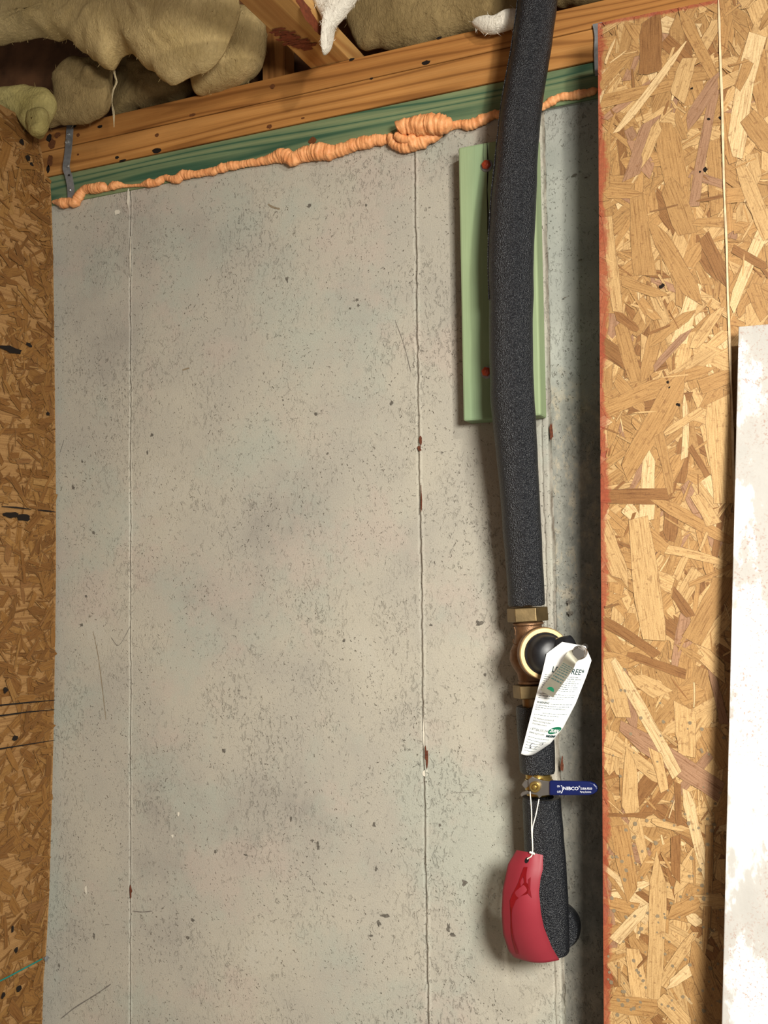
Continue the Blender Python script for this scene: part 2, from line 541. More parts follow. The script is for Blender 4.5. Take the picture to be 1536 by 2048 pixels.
def build_wall():
    xs = set(np.round(np.linspace(XL - .12, 1.1, 60), 4))
    for s in SEAM:
        xs |= set(np.round(s + np.linspace(-.02, .02, 41), 4))
    xs = np.array(sorted(xs))
    zs = np.concatenate([np.linspace(0, .65, 12), np.arange(.654, Z_WALL, .004), [Z_WALL]])
    nx, nz = len(xs), len(zs)
    Y = np.zeros((nz, nx))
    J = np.zeros((nz, nx))
    for j, z in enumerate(zs):
        c = [SEAM[i] + .0022 * n1(z, 9, i) + .0014 * n1(z, 60, i + 3) + .0012 * n1(z, 130, i + 6) for i in range(3)]
        for cc, wd, am in ((c[0] + .0024 * -1, .0011, .75), (c[1], .0013, .95), (c[2] + .001, .0017, .95), (c[2] - .012, .0008, .5)):
            J[j] = np.maximum(J[j], am * (.75 + .5 * n1(z, 35, 2)) * np.exp(-((xs - cc) / wd) ** 2))
        w0 = .0016 + .0012 * max(0, n1(z, 40, 11))
        # thin fins at the first two joints: raised lip beside a groove
        Y[j] -= .0009 * np.exp(-((xs - c[0] - .0005) / .0016) ** 2) * (1 + .6 * n1(z, 30, 5))
        Y[j] += .0030 * np.exp(-((xs - c[0] + .0024) / .0014) ** 2)
        Y[j] += .0034 * np.exp(-((xs - c[1]) / w0) ** 2) * (.8 + .5 * n1(z, 22, 6))
        Y[j] -= .0012 * np.exp(-((xs - c[1] - .004) / .0025) ** 2)
        # the third joint is a step: the concrete to its right stands back
        s3 = 1 / (1 + np.exp(-(xs - c[2]) / .0009))
        Y[j] += .007 * s3
        Y[j] += .004 * np.exp(-((xs - c[2] - .001) / .0016) ** 2) * (.7 + .8 * n1(z, 25, 8))
        Y[j] += .0018 * np.exp(-((xs - c[2] + .012) / .0014) ** 2)
    vs = [(xs[i], Y[j, i], zs[j]) for j in range(nz) for i in range(nx)]
    fs = [(j * nx + i, j * nx + i + 1, (j + 1) * nx + i + 1, (j + 1) * nx + i) for j in range(nz - 1) for i in range(nx - 1)]
    mb = MB()
    mb.add(vs, fs, 0)
    x0, x1, T = xs[0], xs[-1], .2
    mb.add([(x0, 0, 0), (x1, 0, 0), (x1, T, 0), (x0, T, 0), (x0, 0, Z_WALL), (x1, 0, Z_WALL), (x1, T, Z_WALL), (x0, T, Z_WALL)],
           [(0, 3, 2, 1), (4, 5, 6, 7), (1, 2, 6, 5), (2, 3, 7, 6), (3, 0, 4, 7)], 0)
    E = -.0006

    def px(x, y):
        return on_y(x, y, E)
    # spalls, bug holes, chips of rust in the joints, pale smears, scratches
    for x, y, rx, rz in ((714, 600, 6, 5), (717, 611, 4, 4), (700, 617, 4, 3), (688, 1281, 4, 4), (448, 1501, 5, 6), (655, 907, 3, 3), (566, 800, 3, 3),
                         (770, 1832, 10, 6), (758, 1846, 5, 9), (741, 1872, 6, 4), (492, 1710, 7, 3), (624, 1681, 5, 4), (636, 1692, 5, 9),
                         (582, 1640, 3, 7), (632, 829, 4, 5), (783, 806, 4, 6), (574, 559, 4, 7), (618, 411, 5, 5), (732, 410, 3, 5), (430, 1704, 4, 5),
                         (385, 1840, 6, 4), (375, 1875, 5, 4), (164, 923, 3, 4), (187, 1065, 4, 4), (163, 1250, 6, 5), (172, 1193, 4, 3), (146, 975, 5, 6),
                         (304, 870, 5, 5), (295, 905, 3, 8), (188, 1872, 3, 8), (118, 1932, 3, 6), (748, 1650, 5, 6), (752, 1738, 4, 7), (905, 1868, 8, 6),
                         (897, 1855, 5, 10), (1150, 350, 6, 3), (1172, 355, 5, 2), (1130, 595, 4, 2), (1160, 520, 5, 3), (1138, 1204, 6, 5), (1140, 1226, 7, 6),
                         (958, 1247, 12, 7), (862, 1250, 4, 3), (885, 905, 3, 3), (970, 1350, 3, 4), (880, 1650, 4, 4), (930, 1765, 8, 8)):
        P = px(x, y)
        s = mpp(P) * .75
        mb.add(irregular(P.x, P.z, rx * s, rz * s, E, 13, .5), [tuple(range(13))], 1)
    for x, y, rx, rz in ((842, 880, 3, 11), (839, 897, 4, 6), (853, 1512, 3, 20), (262, 1782, 2.5, 14), (1124, 1530, 3, 16), (1103, 862, 3, 20), (843, 1000, 1.5, 30)):
        P = on_y(x, y, -.0026)
        s = mpp(P)
        mb.add(irregular(P.x, P.z, rx * s, rz * s, -.0030, 13, .4), [tuple(range(13))], 2)
    for x, y, rx, rz in ((258, 398, 3.5, 18), (848, 1460, 3, 30), (850, 1545, 5, 7), (262, 520, 2, 40), (357, 1628, 3, 4), (345, 1672, 3, 3), (172, 1780, 3, 8), (235, 424, 6, 6)):
        P = px(x, y)
        s = mpp(P)
        mb.add(irregular(P.x, P.z, rx * s, rz * s, -.0030 if abs(P.x - SEAM[0]) < .01 else E, 11, .35), [tuple(range(11))], 3)
    for pl, wd, mi in ((((222, 1968), (190, 1990), (150, 2015), (122, 2037)), 2.2, 4), (((790, 640), (808, 690), (822, 745)), 1.4, 4),
                       (((186, 1262), (196, 1310), (204, 1370), (212, 1440)), 1.8, 5), (((262, 1250), (238, 1290), (222, 1275)), 1.3, 4),
                       (((265, 1822), (285, 1824), (305, 1822)), 2, 4), (((138, 1870), (138, 1915)), 1.3, 4),
                       (((120, 905), (128, 880)), 3, 4), (((365, 740), (378, 736)), 8, 5), (((536, 408), (545, 414), (560, 418)), 4, 5),
                       (((905, 1585), (960, 1586)), 1.5, 4)):
        P = [px(*p) for p in pl]
        pts = smooth_path([tuple(p) for p in P], 6) if len(P) > 2 else np.array([tuple(p) for p in P])
        mb.add(*strip([tuple(p) for p in pts], wd * mpp(P[0])), mi)
    o = mb.build('wall_back', [MAT['concrete'], MAT['pit'], MAT['rust'], MAT['chalk'], MAT['scratch'], MAT['brown_mark']], smooth=True, sharp=60)
    at = o.data.attributes.new('joint', 'FLOAT', 'POINT')
    vals = np.zeros(len(o.data.vertices), 'f')
    vals[:nz * nx] = np.clip(J, 0, 1).ravel()
    at.data.foreach_set('value', vals)
    return tag(o, 'grey poured concrete basement wall with vertical form joints', 'wall', kind='structure')


build_wall()

mb = MB()
mb.box((-2.2, -3.4, -.1), (2.2, .2, 0))
tag(mb.build('floor', MAT['floor']), 'plain concrete floor', 'floor', kind='structure')
mb = MB()
mb.box((-2.2, -3.4, Z_TOP + .32), (2.2, .2, Z_TOP + .34))
tag(mb.build('ceiling', MAT['subfloor']), 'dark subfloor boards above the joists', 'ceiling', kind='structure')


# ------------------------------------------------------------------ strand board
def clip_convex(poly, clip):
    out = poly
    n = len(clip)
    for i in range(n):
        a, b = clip[i], clip[(i + 1) % n]
        inp, out = out, []
        if not inp: break
        def side(p): return (b[0] - a[0]) * (p[1] - a[1]) - (b[1] - a[1]) * (p[0] - a[0])
        for k in range(len(inp)):
            p, q = inp[k - 1], inp[k]
            sp, sq = side(p), side(q)
            if (sp >= 0) != (sq >= 0):
                t = sp / (sp - sq)
                out.append((p[0] + (q[0] - p[0]) * t, p[1] + (q[1] - p[1]) * t))
            if sq >= 0: out.append(q)
    return out


class Strands:
    """flat wood strands pressed over each other on one face of a board; face coordinates (a, b) with a normal step"""
    def __init__(self, clip, P0, A, B, Nrm, step):
        self.clip, self.P0, self.A, self.B, self.N, self.step = clip, Vector(P0), Vector(A), Vector(B), Vector(Nrm), step
        self.v, self.f, self.c, self.uv, self.mi = [], [], [], [], []
        self.k = 0
        self.line = (.20, .115, .05)

    def poly(self, pts, col, ang=0, h=None, mi=0, org=(0, 0), seed=0):
        q = clip_convex(pts, self.clip)
        if len(q) < 3: return
        if h is None:
            self.k += 1
            h = self.k * self.step
        b = len(self.v)
        ca, sa = math.cos(ang), math.sin(ang)
        for (a, bb) in q:
            self.v.append(self.P0 + self.A * a + self.B * bb + self.N * h)
            da, db = a - org[0], bb - org[1]
            self.uv.append((da * ca + db * sa + seed * 3.1, -da * sa + db * ca + seed * 1.7))
            self.c.append(tuple(col) + (1,))
        self.f.append(tuple(range(b, b + len(q))))
        self.mi.append(mi)

    def flake(self, cx, cy, L, W, ang, col, edge=.6):
        ca, sa = math.cos(ang), math.sin(ang)
        n = 6
        top, bot = [], []
        tp = random.uniform(-.4, .4)
        bend = random.gauss(0, .012)
        e0, e1 = [random.choice((1, 1, .8, .5, .15)) for _ in 'ab']
        ragg = min(.22 * L, W * .5)
        for i in range(n):
            t = i / (n - 1)
            x = (t - .5) * L
            ww = W * (1 + tp * (t - .5)) / 2
            if i == 0: ww *= e0
            if i == n - 1: ww *= e1
            y0 = bend * L * (4 * (t - .5) ** 2 - .33)
            top.append((x + (random.uniform(-ragg, ragg) if i in (0, n - 1) else 0), y0 + ww * random.uniform(.88, 1.06)))
            bot.append((x + (random.uniform(-ragg, ragg) if i in (0, n - 1) else 0), y0 - ww * random.uniform(.88, 1.06)))
        p = bot + top[::-1]
        def tr(pp, g=0): return [(cx + x * ca * (1 + g / L * 2) - (y + math.copysign(g, y)) * sa, cy + x * sa * (1 + g / L * 2) + (y + math.copysign(g, y)) * ca) for x, y in pp]
        sd = random.random() * 9
        if random.random() < edge:
            self.poly(tr(p, random.uniform(.0002, .0005)), self.line, ang, org=(cx, cy), seed=sd)
        self.poly(tr(p), col, ang, org=(cx, cy), seed=sd)

    def build(self, name, mats, base, extra=None, parent=None):
        me = bpy.data.meshes.new(name)
        v = list(self.v)
        f = list(self.f)
        b = len(v)
        v += base.v
        f += [tuple(i + b for i in q) for q in base.f]
        me.from_pydata([tuple(p) for p in v], [], f)
        for m in mats: me.materials.append(m)
        me.polygons.foreach_set('material_index', self.mi + base.m)
        ca = me.color_attributes.new('flake', 'FLOAT_COLOR', 'POINT')
        cols = self.c + [(.36, .20, .075, 1)] * len(base.v)
        ca.data.foreach_set('color', np.array(cols, 'f').ravel())
        uvl = me.uv_layers.new(name='UVMap')
        uvs = np.array(self.uv + [(p[0] * 1.0, p[2] * .3) for p in base.v], 'f')
        li = np.zeros(len(me.loops), 'i')
        me.loops.foreach_get('vertex_index', li)
        uvl.data.foreach_set('uv', uvs[li].ravel())
        me.update()
        o = bpy.data.objects.new(name, me)
        COL.objects.link(o)
        return o


LIGHT, MID, BROWN, PINK, VLIGHT, DK = (194, 160, 110), (170, 132, 83), (138, 98, 57), (156, 120, 92), (210, 182, 136), (108, 73, 42)
TONE = {'L': LIGHT, 'M': MID, 'B': BROWN, 'P': PINK, 'V': VLIGHT, 'D': DK}


def tone(k, j=.09):
    c = lin(TONE[k])
    q = 1 + random.uniform(-j, j)
    return tuple(x * q for x in c)


HAND = '''1302 45 1300 170 45 B;1360 20 1440 175 22 M;1304 240 1262 360 32 P;1330 250 1370 470 46 M;1199 206 1352 169 25 M;1380 110 1355 200 34 L;1370 90 1235 265 16 V
1430 175 1386 415 19 P;1440 150 1375 250 28 P;1336 360 1374 462 42 M;1274 406 1292 562 40 M;1305 450 1399 610 34 M;1205 384 1277 390 22 M;1214 431 1236 630 22 L;1392 444 1461 447 19 M
1408 472 1455 572 25 B;1239 560 1330 594 20 M;1395 403 1452 392 7 B;1320 240 1285 330 20 L;1390 620 1300 690 20 M;1231 627 1276 661 17 B;1440 620 1390 690 22 L;1380 660 1310 735 14 P
1204 822 1334 768 34 M;1426 735 1300 775 25 M;1371 747 1248 952 46 M;1399 774 1464 750 31 M;1435 791 1450 1024 48 L;1300 894 1293 1037 27 V;1371 791 1371 918 12 V;1327 870 1405 819 15 L
1320 873 1344 993 17 M;1381 894 1416 952 12 B;1214 993 1347 993 31 B;1313 1000 1464 1085 24 M;1277 1044 1312 1300 52 L;1378 1100 1350 1160 14 L;1330 1096 1450 1126 17 L;1378 1290 1453 1154 40 M
1200 1050 1250 1170 40 L;1204 1239 1317 1310 20 B;1345 1180 1380 1230 20 B;1392 990 1430 1050 26 L;1217 1325 1246 1430 37 L;1271 1355 1326 1388 33 L;1352 1395 1406 1380 38 M;1370 1410 1374 1505 40 L
1253 1307 1377 1351 18 B;1421 1337 1450 1446 15 P;1260 1505 1262 1640 29 L;1253 1460 1454 1592 40 P;1227 1318 1355 1548 23 V;1310 1500 1330 1580 20 L;1400 1300 1450 1350 30 L;1420 1460 1450 1520 40 M
1235 1636 1264 1786 37 M;1217 1630 1308 1628 8 B;1300 1640 1380 1660 14 L;1352 1669 1352 1756 19 B;1355 1563 1359 1651 13 B;1370 1574 1414 1753 22 V;1319 1709 1308 1994 33 L;1421 1647 1410 1921 15 M
1377 1800 1450 1800 24 L;1227 1884 1293 1811 22 V;1380 1830 1402 1850 22 V;1340 1830 1400 1800 30 M;1217 2005 1315 2016 36 M;1315 1987 1385 2060 36 L;1337 1972 1388 1932 18 V;1390 1900 1440 2040 40 M'''
HAND2 = '''1511 62 1467 330 36 V;1533 444 1461 620 22 V;1480 330 1540 470 30 L;1470 500 1540 540 16 B;1475 180 1500 120 20 M;1500 240 1545 300 40 M;1500 560 1530 640 26 M;1480 20 1520 -30 30 L;1490 700 1530 800 40 L'''


def right_panel(name, left_px, right_px, top_px, yf, thick, hand, red, label, count):
    """board facing the room; edges given by picture points, built on the plane y = yf from below the frame to its top edge"""
    lt, lb = on_y(*left_px[0], yf), on_y(*left_px[1], yf)
    rtp, rb = on_y(*right_px[0], yf), on_y(*right_px[1], yf)
    zb = .0
    sl = (lt.x - lb.x) / (lt.z - lb.z)
    sr = (rtp.x - rb.x) / (rtp.z - rb.z)
    tl, tr_ = on_y(*top_px[0], yf), on_y(*top_px[1], yf)
    kt = (tr_.z - tl.z) / (tr_.x - tl.x)
    xl = lambda z: lt.x + sl * (z - lt.z)
    xr = lambda z: rtp.x + sr * (z - rtp.z)
    zl = tl.z + kt * (lt.x - tl.x)
    zr = tl.z + kt * (rtp.x - tl.x)
    quad = [(xl(zb), zb), (xr(zb), zb), (xr(zr), zr), (xl(zl), zl)]
    base = MB()
    base.slab([(x, yf, z) for x, z in quad], (0, thick, 0))
    S = Strands(quad, (0, yf, 0), (1, 0, 0), (0, 0, 1), (0, -1, 0), 5e-7)
    x0, x1 = min(q[0] for q in quad), max(q[0] for q in quad)
    z0, z1 = .55, max(zl, zr)
    def fines(m_):
        for i in range(m_):
            S.flake(random.uniform(x0, x1), random.uniform(z0, z1), random.uniform(.012, .045), random.uniform(.0012, .0045), random.gauss(math.pi / 2, .9), tone(random.choices('LMBV', (30, 48, 16, 6))[0]), .45)
    for i in range(count):
        f = i / count
        L = random.uniform(.035, .130) * (1.2 - .35 * f)
        W = min(random.uniform(.008, .032) * (1.15 - .35 * f), L * .45)
        k = random.choices('LMBPV', (30, 52, 9, 6, 3))[0]
        S.flake(random.uniform(x0, x1), random.uniform(z0, z1), L, W, random.gauss(math.pi / 2, .8), tone(k), .8)
        if i % 5 == 0: fines(4)
    fines(120)
    for ln in hand.replace('\n', ';').split(';'):
        a = ln.split()
        P, Q = on_y(float(a[0]), float(a[1]), yf), on_y(float(a[2]), float(a[3]), yf)
        s = mpp(P)
        d = Q - P
        S.flake((P.x + Q.x) / 2, (P.z + Q.z) / 2, math.hypot(d.x, d.z), float(a[4]) * s, math.atan2(d.z, d.x), tone(a[5], .05), 1)
    fines(26)
    return S, base, (xl, xr, zl, zr, sl, lt, kt, quad)


S, base, info = right_panel('p', ((1196, 40), (1208, 2040)), ((1439, 0), (1465, 800)), ((1206, 45), (1440, 0)), Y_P1, .011, HAND, True, '', 1500)
xl, xr, zl, zr, sl, lt, kt, quad1 = info
# dark voids and grey spatter low on the board
for x, y, r in ((1418, 240, 4), (1441, 237, 4), (1411, 340, 5), (1400, 345, 3), (1324, 573, 6), (1384, 178, 3), (1336, 765, 4), (1339, 775, 3), (1357, 810, 5)):
    P = on_y(x, y, Y_P1)
    s = mpp(P) * .8
    S.poly([(p[0], p[2]) for p in irregular(P.x, P.z, r * s, r * s, 0, 9, .4)], (.03, .018, .01), mi=1)
for i in range(150):
    y = 1300 + 740 * random.random() ** .55
    x = random.uniform(1215, 1450)
    P = on_y(x, y, Y_P1)
    s = mpp(P) * random.uniform(1.6, 4.2)
    S.poly([(p[0], p[2]) for p in irregular(P.x, P.z, s, s, 0, 9, .2)], (.2, .15, .1), mi=2)
rib = []  # pale ribbon: light on the board's right edge, put into the colour
for i in range(61):
    z = .3 + (zr - .3) * i / 60
    rib.append((xr(z) - .0012 + .0012 * n1(z, 12, 4), Y_P1 - .0042, z))
rv, rf = strip(rib, .0034)
base.add(rv, rf, 3)
redm = osb_mat('strand_board_red_edge', (lt.x - sl * lt.z, sl, lt.z + kt * 0, 0))
# top-edge term: distance below the sloping top = (zl + kt*(x - xl)) - z
nt = redm.node_tree
o = S.build('strand_board', [redm, MAT['hole'], MAT['grey_spot'], plain('painted_lit_edge', (208, 184, 148), .8, var=.2, scale=90)], base)
for n_ in nt.nodes:
    if n_.type == 'MATH' and n_.operation == 'SUBTRACT' and not n_.inputs[0].is_linked and abs(n_.inputs[0].default_value - lt.z) < 1e-4:
        n_.inputs[0].default_value = zl - kt * lt.x
for n_ in nt.nodes:
    if n_.type == 'MATH' and n_.operation == 'MULTIPLY' and not n_.inputs[1].is_linked and n_.inputs[1].default_value == 0 and n_.inputs[0].is_linked:
        n_.inputs[1].default_value = -kt
tag(o, 'narrow strand board sheet with red sprayed left edge beside the black pipe', 'strand board')

S, base, info2 = right_panel('p2', ((1436, -40), (1462, 800)), ((1800, -40), (1800, 800)), ((1440, -30), (1536, -48)), Y_P2, .011, HAND2, False, '', 1800)
o = S.build('strand_board', [osb_mat('strand_board_plain')], base)
tag(o, 'strand board sheet set back at far right, behind the white board', 'strand board')
# studs the boards are nailed to
mb = MB()
mb.box((xr(1.2) + .01, Y_P2 + .0115, 0), (xr(1.2) + .05, -.003, zl - .02))
tag(mb.build('wall_stud', MAT['pine_z'], bevel=.002), 'pine stud hidden behind the strand board sheets', 'stud')


# ------------------------------------------------------------------ left strand-board wall
def build_left():
    edge_px = [(72, 258), (84, 305), (90, 352), (100, 357), (103, 405), (106, 500), (108, 620), (110, 800), (112, 1000), (112, 1150), (110, 1300), (107, 1480),
               (104, 1600), (98, 1800), (92, 1905), (87, 1960), (84, 2060)]
    E = [on_x(x, y, XL) for x, y in edge_px]
    zb, zt = 0.0, max(on_x(-60, 210, XL).z, E[0].z + .002)
    ys, zs = [p.y for p in E], [p.z for p in E]
    mb = MB()
    poly = [(XL, -3.2, zb)] + [(XL, ys[-1], zb)] + [(XL, y, z) for y, z in zip(ys[::-1], zs[::-1])] + [(XL, ys[0] - .02, zs[0] + .01), (XL, -3.2, zs[0] + .012)]
    mb.slab(poly, (-.012, 0, 0))
    clip = [(-1.4, .5), (0.0, .5), (0.0, zs[0] + .008), (-1.4, zs[0] + .008)]
    S = Strands(clip, (XL, 0, 0), (0, 1, 0), (0, 0, 1), (1, 0, 0), 4e-7)
    N = 6500
    def lim(z): return np.interp(-z, [-q for q in zs], ys)
    for i in range(N):
        f = i / N
        if i % 3:
            L, W = random.uniform(.008, .034), random.uniform(.001, .0042)
        else:
            L = random.uniform(.016, .080) * (1.2 - .5 * f)
            W = min(random.uniform(.004, .022) * (1.1 - .4 * f), L * .5)
        cy = -random.random() ** 1.35 * .95
        cz = random.uniform(.55, zs[0])
        ang = random.gauss(.1, .9)
        ext = abs(math.cos(ang)) * L / 2 + abs(math.sin(ang)) * W / 2 + .002
        mx = min(lim(cz), lim(cz + L / 2), lim(cz - L / 2)) - ext
        cy = min(cy, mx - random.uniform(0, .006))
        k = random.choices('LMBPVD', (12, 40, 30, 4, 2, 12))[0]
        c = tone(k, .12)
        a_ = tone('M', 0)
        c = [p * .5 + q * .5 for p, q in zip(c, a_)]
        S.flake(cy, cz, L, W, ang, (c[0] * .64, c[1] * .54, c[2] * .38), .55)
    for x, y, rx, rz in ((41, 284, 5, 7), (53, 317, 5, 7), (60, 329, 4, 5), (55, 690, 6, 5), (20, 700, 20, 8), (8, 1380, 5, 7), (27, 1476, 6, 6), (22, 1858, 3, 8), (29, 1899, 5, 6),
                         (35, 1976, 6, 7), (3, 1990, 4, 7), (20, 1030, 16, 7), (45, 1035, 14, 8), (93, 828, 4, 4)):
        P = on_x(x, y, XL)
        s = mpp(P) * .85
        S.poly([(p[0], p[2]) for p in irregular(P.y, P.z, rx * s * 1.6, rz * s, 0, 11, .25)], (.03, .02, .01), mi=1)
    for pl in (((0, 1013), (30, 1015), (60, 1019)), ((72, 1020), (90, 1022), (108, 1024)), ((-40, 1414), (0, 1410), (60, 1404), (107, 1400)), ((-40, 1434), (0, 1431), (50, 1424), (106, 1419)), ((-40, 1502), (0, 1497), (50, 1489), (106, 1480))):
        q = [on_x(x, y, XL) for x, y in pl]
        vs, fs = strip([(p.y, 0, p.z) for p in q], .003)
        for f in fs: S.poly([(vs[i][0], vs[i][2]) for i in f][::-1], (.01, .01, .01), mi=2)
        for f in fs: S.poly([(vs[i][0], vs[i][2]) for i in f], (.01, .01, .01), mi=2)
    o = S.build('wall_left', [osb_mat('strand_board_brown'), MAT['hole'], MAT['black_ink']], mb)
    tag(o, 'brown strand board side wall with nail holes and black pencil lines', 'wall', kind='structure')
    return zs[0]


ZLW = build_left()


# ------------------------------------------------------------------ sill and plates
def plank(name, z0, z1, yf, mat, label, marks, cat='plate'):
    mb = MB()
    mb.box((XL - .25, yf, z0), (1.1, yf + .13, z1))
    for x, y, rx, rz, mi in marks:
        P = on_y(x, y, yf - .0006)
        sc = mpp(P)
        mb.add(irregular(P.x, P.z, rx * sc, rz * sc, yf - .0006, 13, .18), [tuple(range(13))], mi + 1)
    o = mb.build(name, [mat, MAT['hole'], MAT['knot']], bevel=.0022)
    tag(o, label, cat)
    return o


plank('sill_plate', Z_WALL + .0005, Z_SILL - .0005, -.002, MAT['green'], 'green treated sill board lying directly on the concrete wall',
      [(625, 281, 9, 7, 1), (313, 300, 0.1, 0.1, 0)])
plank('wall_plate', Z_SILL + .0008, Z_MID - .0008, -.004, MAT['pine_b'], 'lower tan pine plate, directly on the green sill board',
      [(313, 301, 11, 5, 0), (234, 315, 5, 3, 0), (314, 270, 5, 4, 1), (245, 321, 9, 2, 0), (539, 253, 6, 4, 1), (606, 236, 4, 2, 1), (743, 157, 4, 2, 0), (156, 309, 3, 2, 1), (100, 322, 7, 12, 1), (96, 338, 4, 8, 0)])
plank('wall_plate', Z_MID + .0008, Z_TOP, -.003, MAT['pine_a'], 'upper tan pine plate, under the floor truss end',
      [(200, 253, 6, 3, 0), (149, 252, 5, 3, 0), (385, 230, 8, 3, 1), (156, 270, 4, 4, 1), (545, 173, 6, 5, 1), (852, 125, 10, 4, 0), (878, 76, 6, 3, 0), (703, 119, 6, 3, 0), (898, 126, 3, 2, 1), (104, 288, 9, 10, 1), (98, 276, 7, 8, 0), (114, 270, 8, 6, 1)])
mb = MB()
mb.box((-2.2, .09, Z_TOP + .001), (1.1, .128, Z_TOP + .32))
tag(mb.build('rim_joist', MAT['subfloor']), 'dark rim board standing on the plates behind the insulation', 'rim joist')


# ------------------------------------------------------------------ floor truss end
def build_truss():
    zb = Z_TOP + .0008
    a = on_z(622, 134, zb)
    xa = on_y(622, 134, 0).x
    xb = on_y(700, 116, 0).x
    r = empty('floor_truss', (xa, 0, zb), 'flat pine floor truss chord resting on the plates beside the torn insulation', 'floor truss')
    mb = MB()
    y1 = .08
    mb.box((xa, -2.4, zb), (xb, y1, zb + .038))
    chord = mb
    # vertical web at the end
    wx0, wx1 = on_y(527, 130, .04).x, on_y(572, 130, .04).x
    mb = MB()
    mb.box((wx0, .035, zb), (min(wx1, xa - .001), .075, zb + .30))
    mb.build('web', MAT['pine_z'], r, bevel=.002)
    # smeared dark stains
    mb = chord
    for i in range(70):
        t = random.random()
        p = on_z(545 + 75 * t + random.uniform(-14, 14), 62 + 34 * t + random.uniform(-9, 9), zb - .0005 - i * 2e-5)
        if not (xa + .004 < p.x < xb - .004): continue
        L, W = random.uniform(.010, .026), random.uniform(.002, .006)
        q = [(p.x - L * .5, p.y - W, p.z), (p.x + L * .5, p.y - W * .6, p.z), (p.x + L * .45, p.y + W, p.z), (p.x - L * .4, p.y + W * .8, p.z)]
        mb.add(q, [(0, 1, 2, 3)], 1)
    for jj, (x, y) in enumerate(((612, 20), (618, 32), (624, 44), (632, 52), (606, 8), (640, 62))):
        p = on_x(x, y, xb + .0006)
        q = irregular(p.y, p.z, .03, .009, 0, 11, .3)
        mb.add([(xb + .0006 + jj * 4e-5, a_, c_) for a_, _, c_ in q], [tuple(range(11))], 1)
    mb.build('chord', [MAT['pine_y'], MAT['stain']], r, bevel=.002)


build_truss()


# ------------------------------------------------------------------ fiberglass insulation
def pillow(mb, poly_px, y, front, back, seed, rough=.012, rings=16, n=150, fuzz=0, smooth_poly=True, ctr=None, mi=0):
    pts = [tuple(on_y(px, py, y)) for px, py in poly_px]
    P = smooth_path(pts + [pts[0]], 8)[:-1] if smooth_poly else np.array(pts)
    seg = np.linalg.norm(np.roll(P, -1, 0) - P, axis=1)
    s = np.concatenate([[0], np.cumsum(seg)])
    Pc = np.vstack([P, P[:1]])
    t = np.linspace(0, s[-1], n, endpoint=False)
    B = np.stack([np.interp(t, s, Pc[:, k]) for k in range(3)], 1)
    c = np.array(on_y(*ctr, y)) if ctr else B.mean(0)
    vs, fs = [], []
    so = Vector((seed * 3.7, seed * 1.3, seed * 2.1))

    def disp(p, amp):
        q = Vector(p)
        a = mnoise.fractal(q * 9 + so, 1.0, 2.0, 4)
        b = mnoise.noise(q * 42 + so)
        return amp * (a * 1.6 + b * .45)
    ts = [math.cos(math.pi / 2 * k / rings) for k in range(rings)]
    for sign, dep in ((-1, front), (1, back)):
        b0 = len(vs)
        for k, sc in enumerate(ts):
            hgt = math.sqrt(max(0, 1 - sc ** 3.2)) * dep
            for i in range(n):
                p = c + (B[i] - c) * sc
                d = disp((p[0], sign * .3, p[2]), rough)
                e = disp((p[0] + 5, .7, p[2]), rough * .45)
                p = np.array([p[0] + e, p[1] + sign * hgt - (abs(d) + d) * (.4 if sign < 0 else 0) * (1 - sc ** 6), p[2] + e])
                vs.append(tuple(p))
        vs.append((c[0], c[1] + sign * dep, c[2]))
        ce = len(vs) - 1
        for k in range(rings - 1):
            for i in range(n):
                j = (i + 1) % n
                q = (b0 + k * n + i, b0 + k * n + j, b0 + (k + 1) * n + j, b0 + (k + 1) * n + i)
                fs.append(q if sign < 0 else q[::-1])
        for i in range(n):
            q = (b0 + (rings - 1) * n + i, b0 + (rings - 1) * n + (i + 1) % n, ce)
            fs.append(q if sign < 0 else q[::-1])
    nv = len(vs)
    for i in range(fuzz):
        v = Vector(vs[random.randrange(nv)])
        d = Vector((random.uniform(-1, 1), random.uniform(-.6, .2), random.uniform(-1.2, .6))).normalized()
        L = random.uniform(.004, .012)
        sd = d.orthogonal().normalized() * random.uniform(.0002, .0005)
        m_ = v + d * L * .5 + Vector((random.uniform(-1, 1), 0, random.uniform(-1, 1))) * L * .12
        b = len(vs)
        vs += [tuple(v - sd), tuple(v + sd), tuple(m_ + sd * .7), tuple(m_ - sd * .7), tuple(v + d * L)]
        fs += [(b, b + 1, b + 2, b + 3), (b + 3, b + 2, b + 4)]
    mb.add(vs, fs, mi)


def batt(polys, mat, label, name='insulation_batt'):
    mb = MB()
    for kw in polys: pillow(mb, **kw)
    o = mb.build(name, mat, smooth=True, sharp=180)
    return tag(o, label, 'insulation')


batt([dict(poly_px=[(-60, 90), (30, 84), (95, 86), (150, 72), (185, 108), (222, 140), (240, 116), (268, 112), (300, 138), (345, 158), (385, 152), (430, 128), (462, 80), (470, 20), (440, -60), (200, -90), (-60, -80)],
           y=-.10, front=.055, back=.025, seed=1, rough=.02, fuzz=1200, ctr=(230, 0))],
     MAT['batt'], 'large cream fiberglass batt drooping from the ceiling at top left')
batt([dict(poly_px=[(108, 150), (135, 122), (180, 112), (216, 125), (222, 170), (220, 215), (190, 238), (140, 250), (100, 248), (112, 205)], y=-.035, front=.028, back=.018, seed=2, rough=.018, fuzz=250)],
     MAT['batt_grey'], 'tan fiberglass lump above the left metal strap')
batt([dict(poly_px=[(234, 140), (260, 112), (320, 118), (375, 150), (380, 188), (330, 204), (270, 216), (232, 226)], y=.035, front=.03, back=.03, seed=3, fuzz=250)],
     MAT['batt_grey'], 'tan fiberglass lump on the plate under the cream batt')
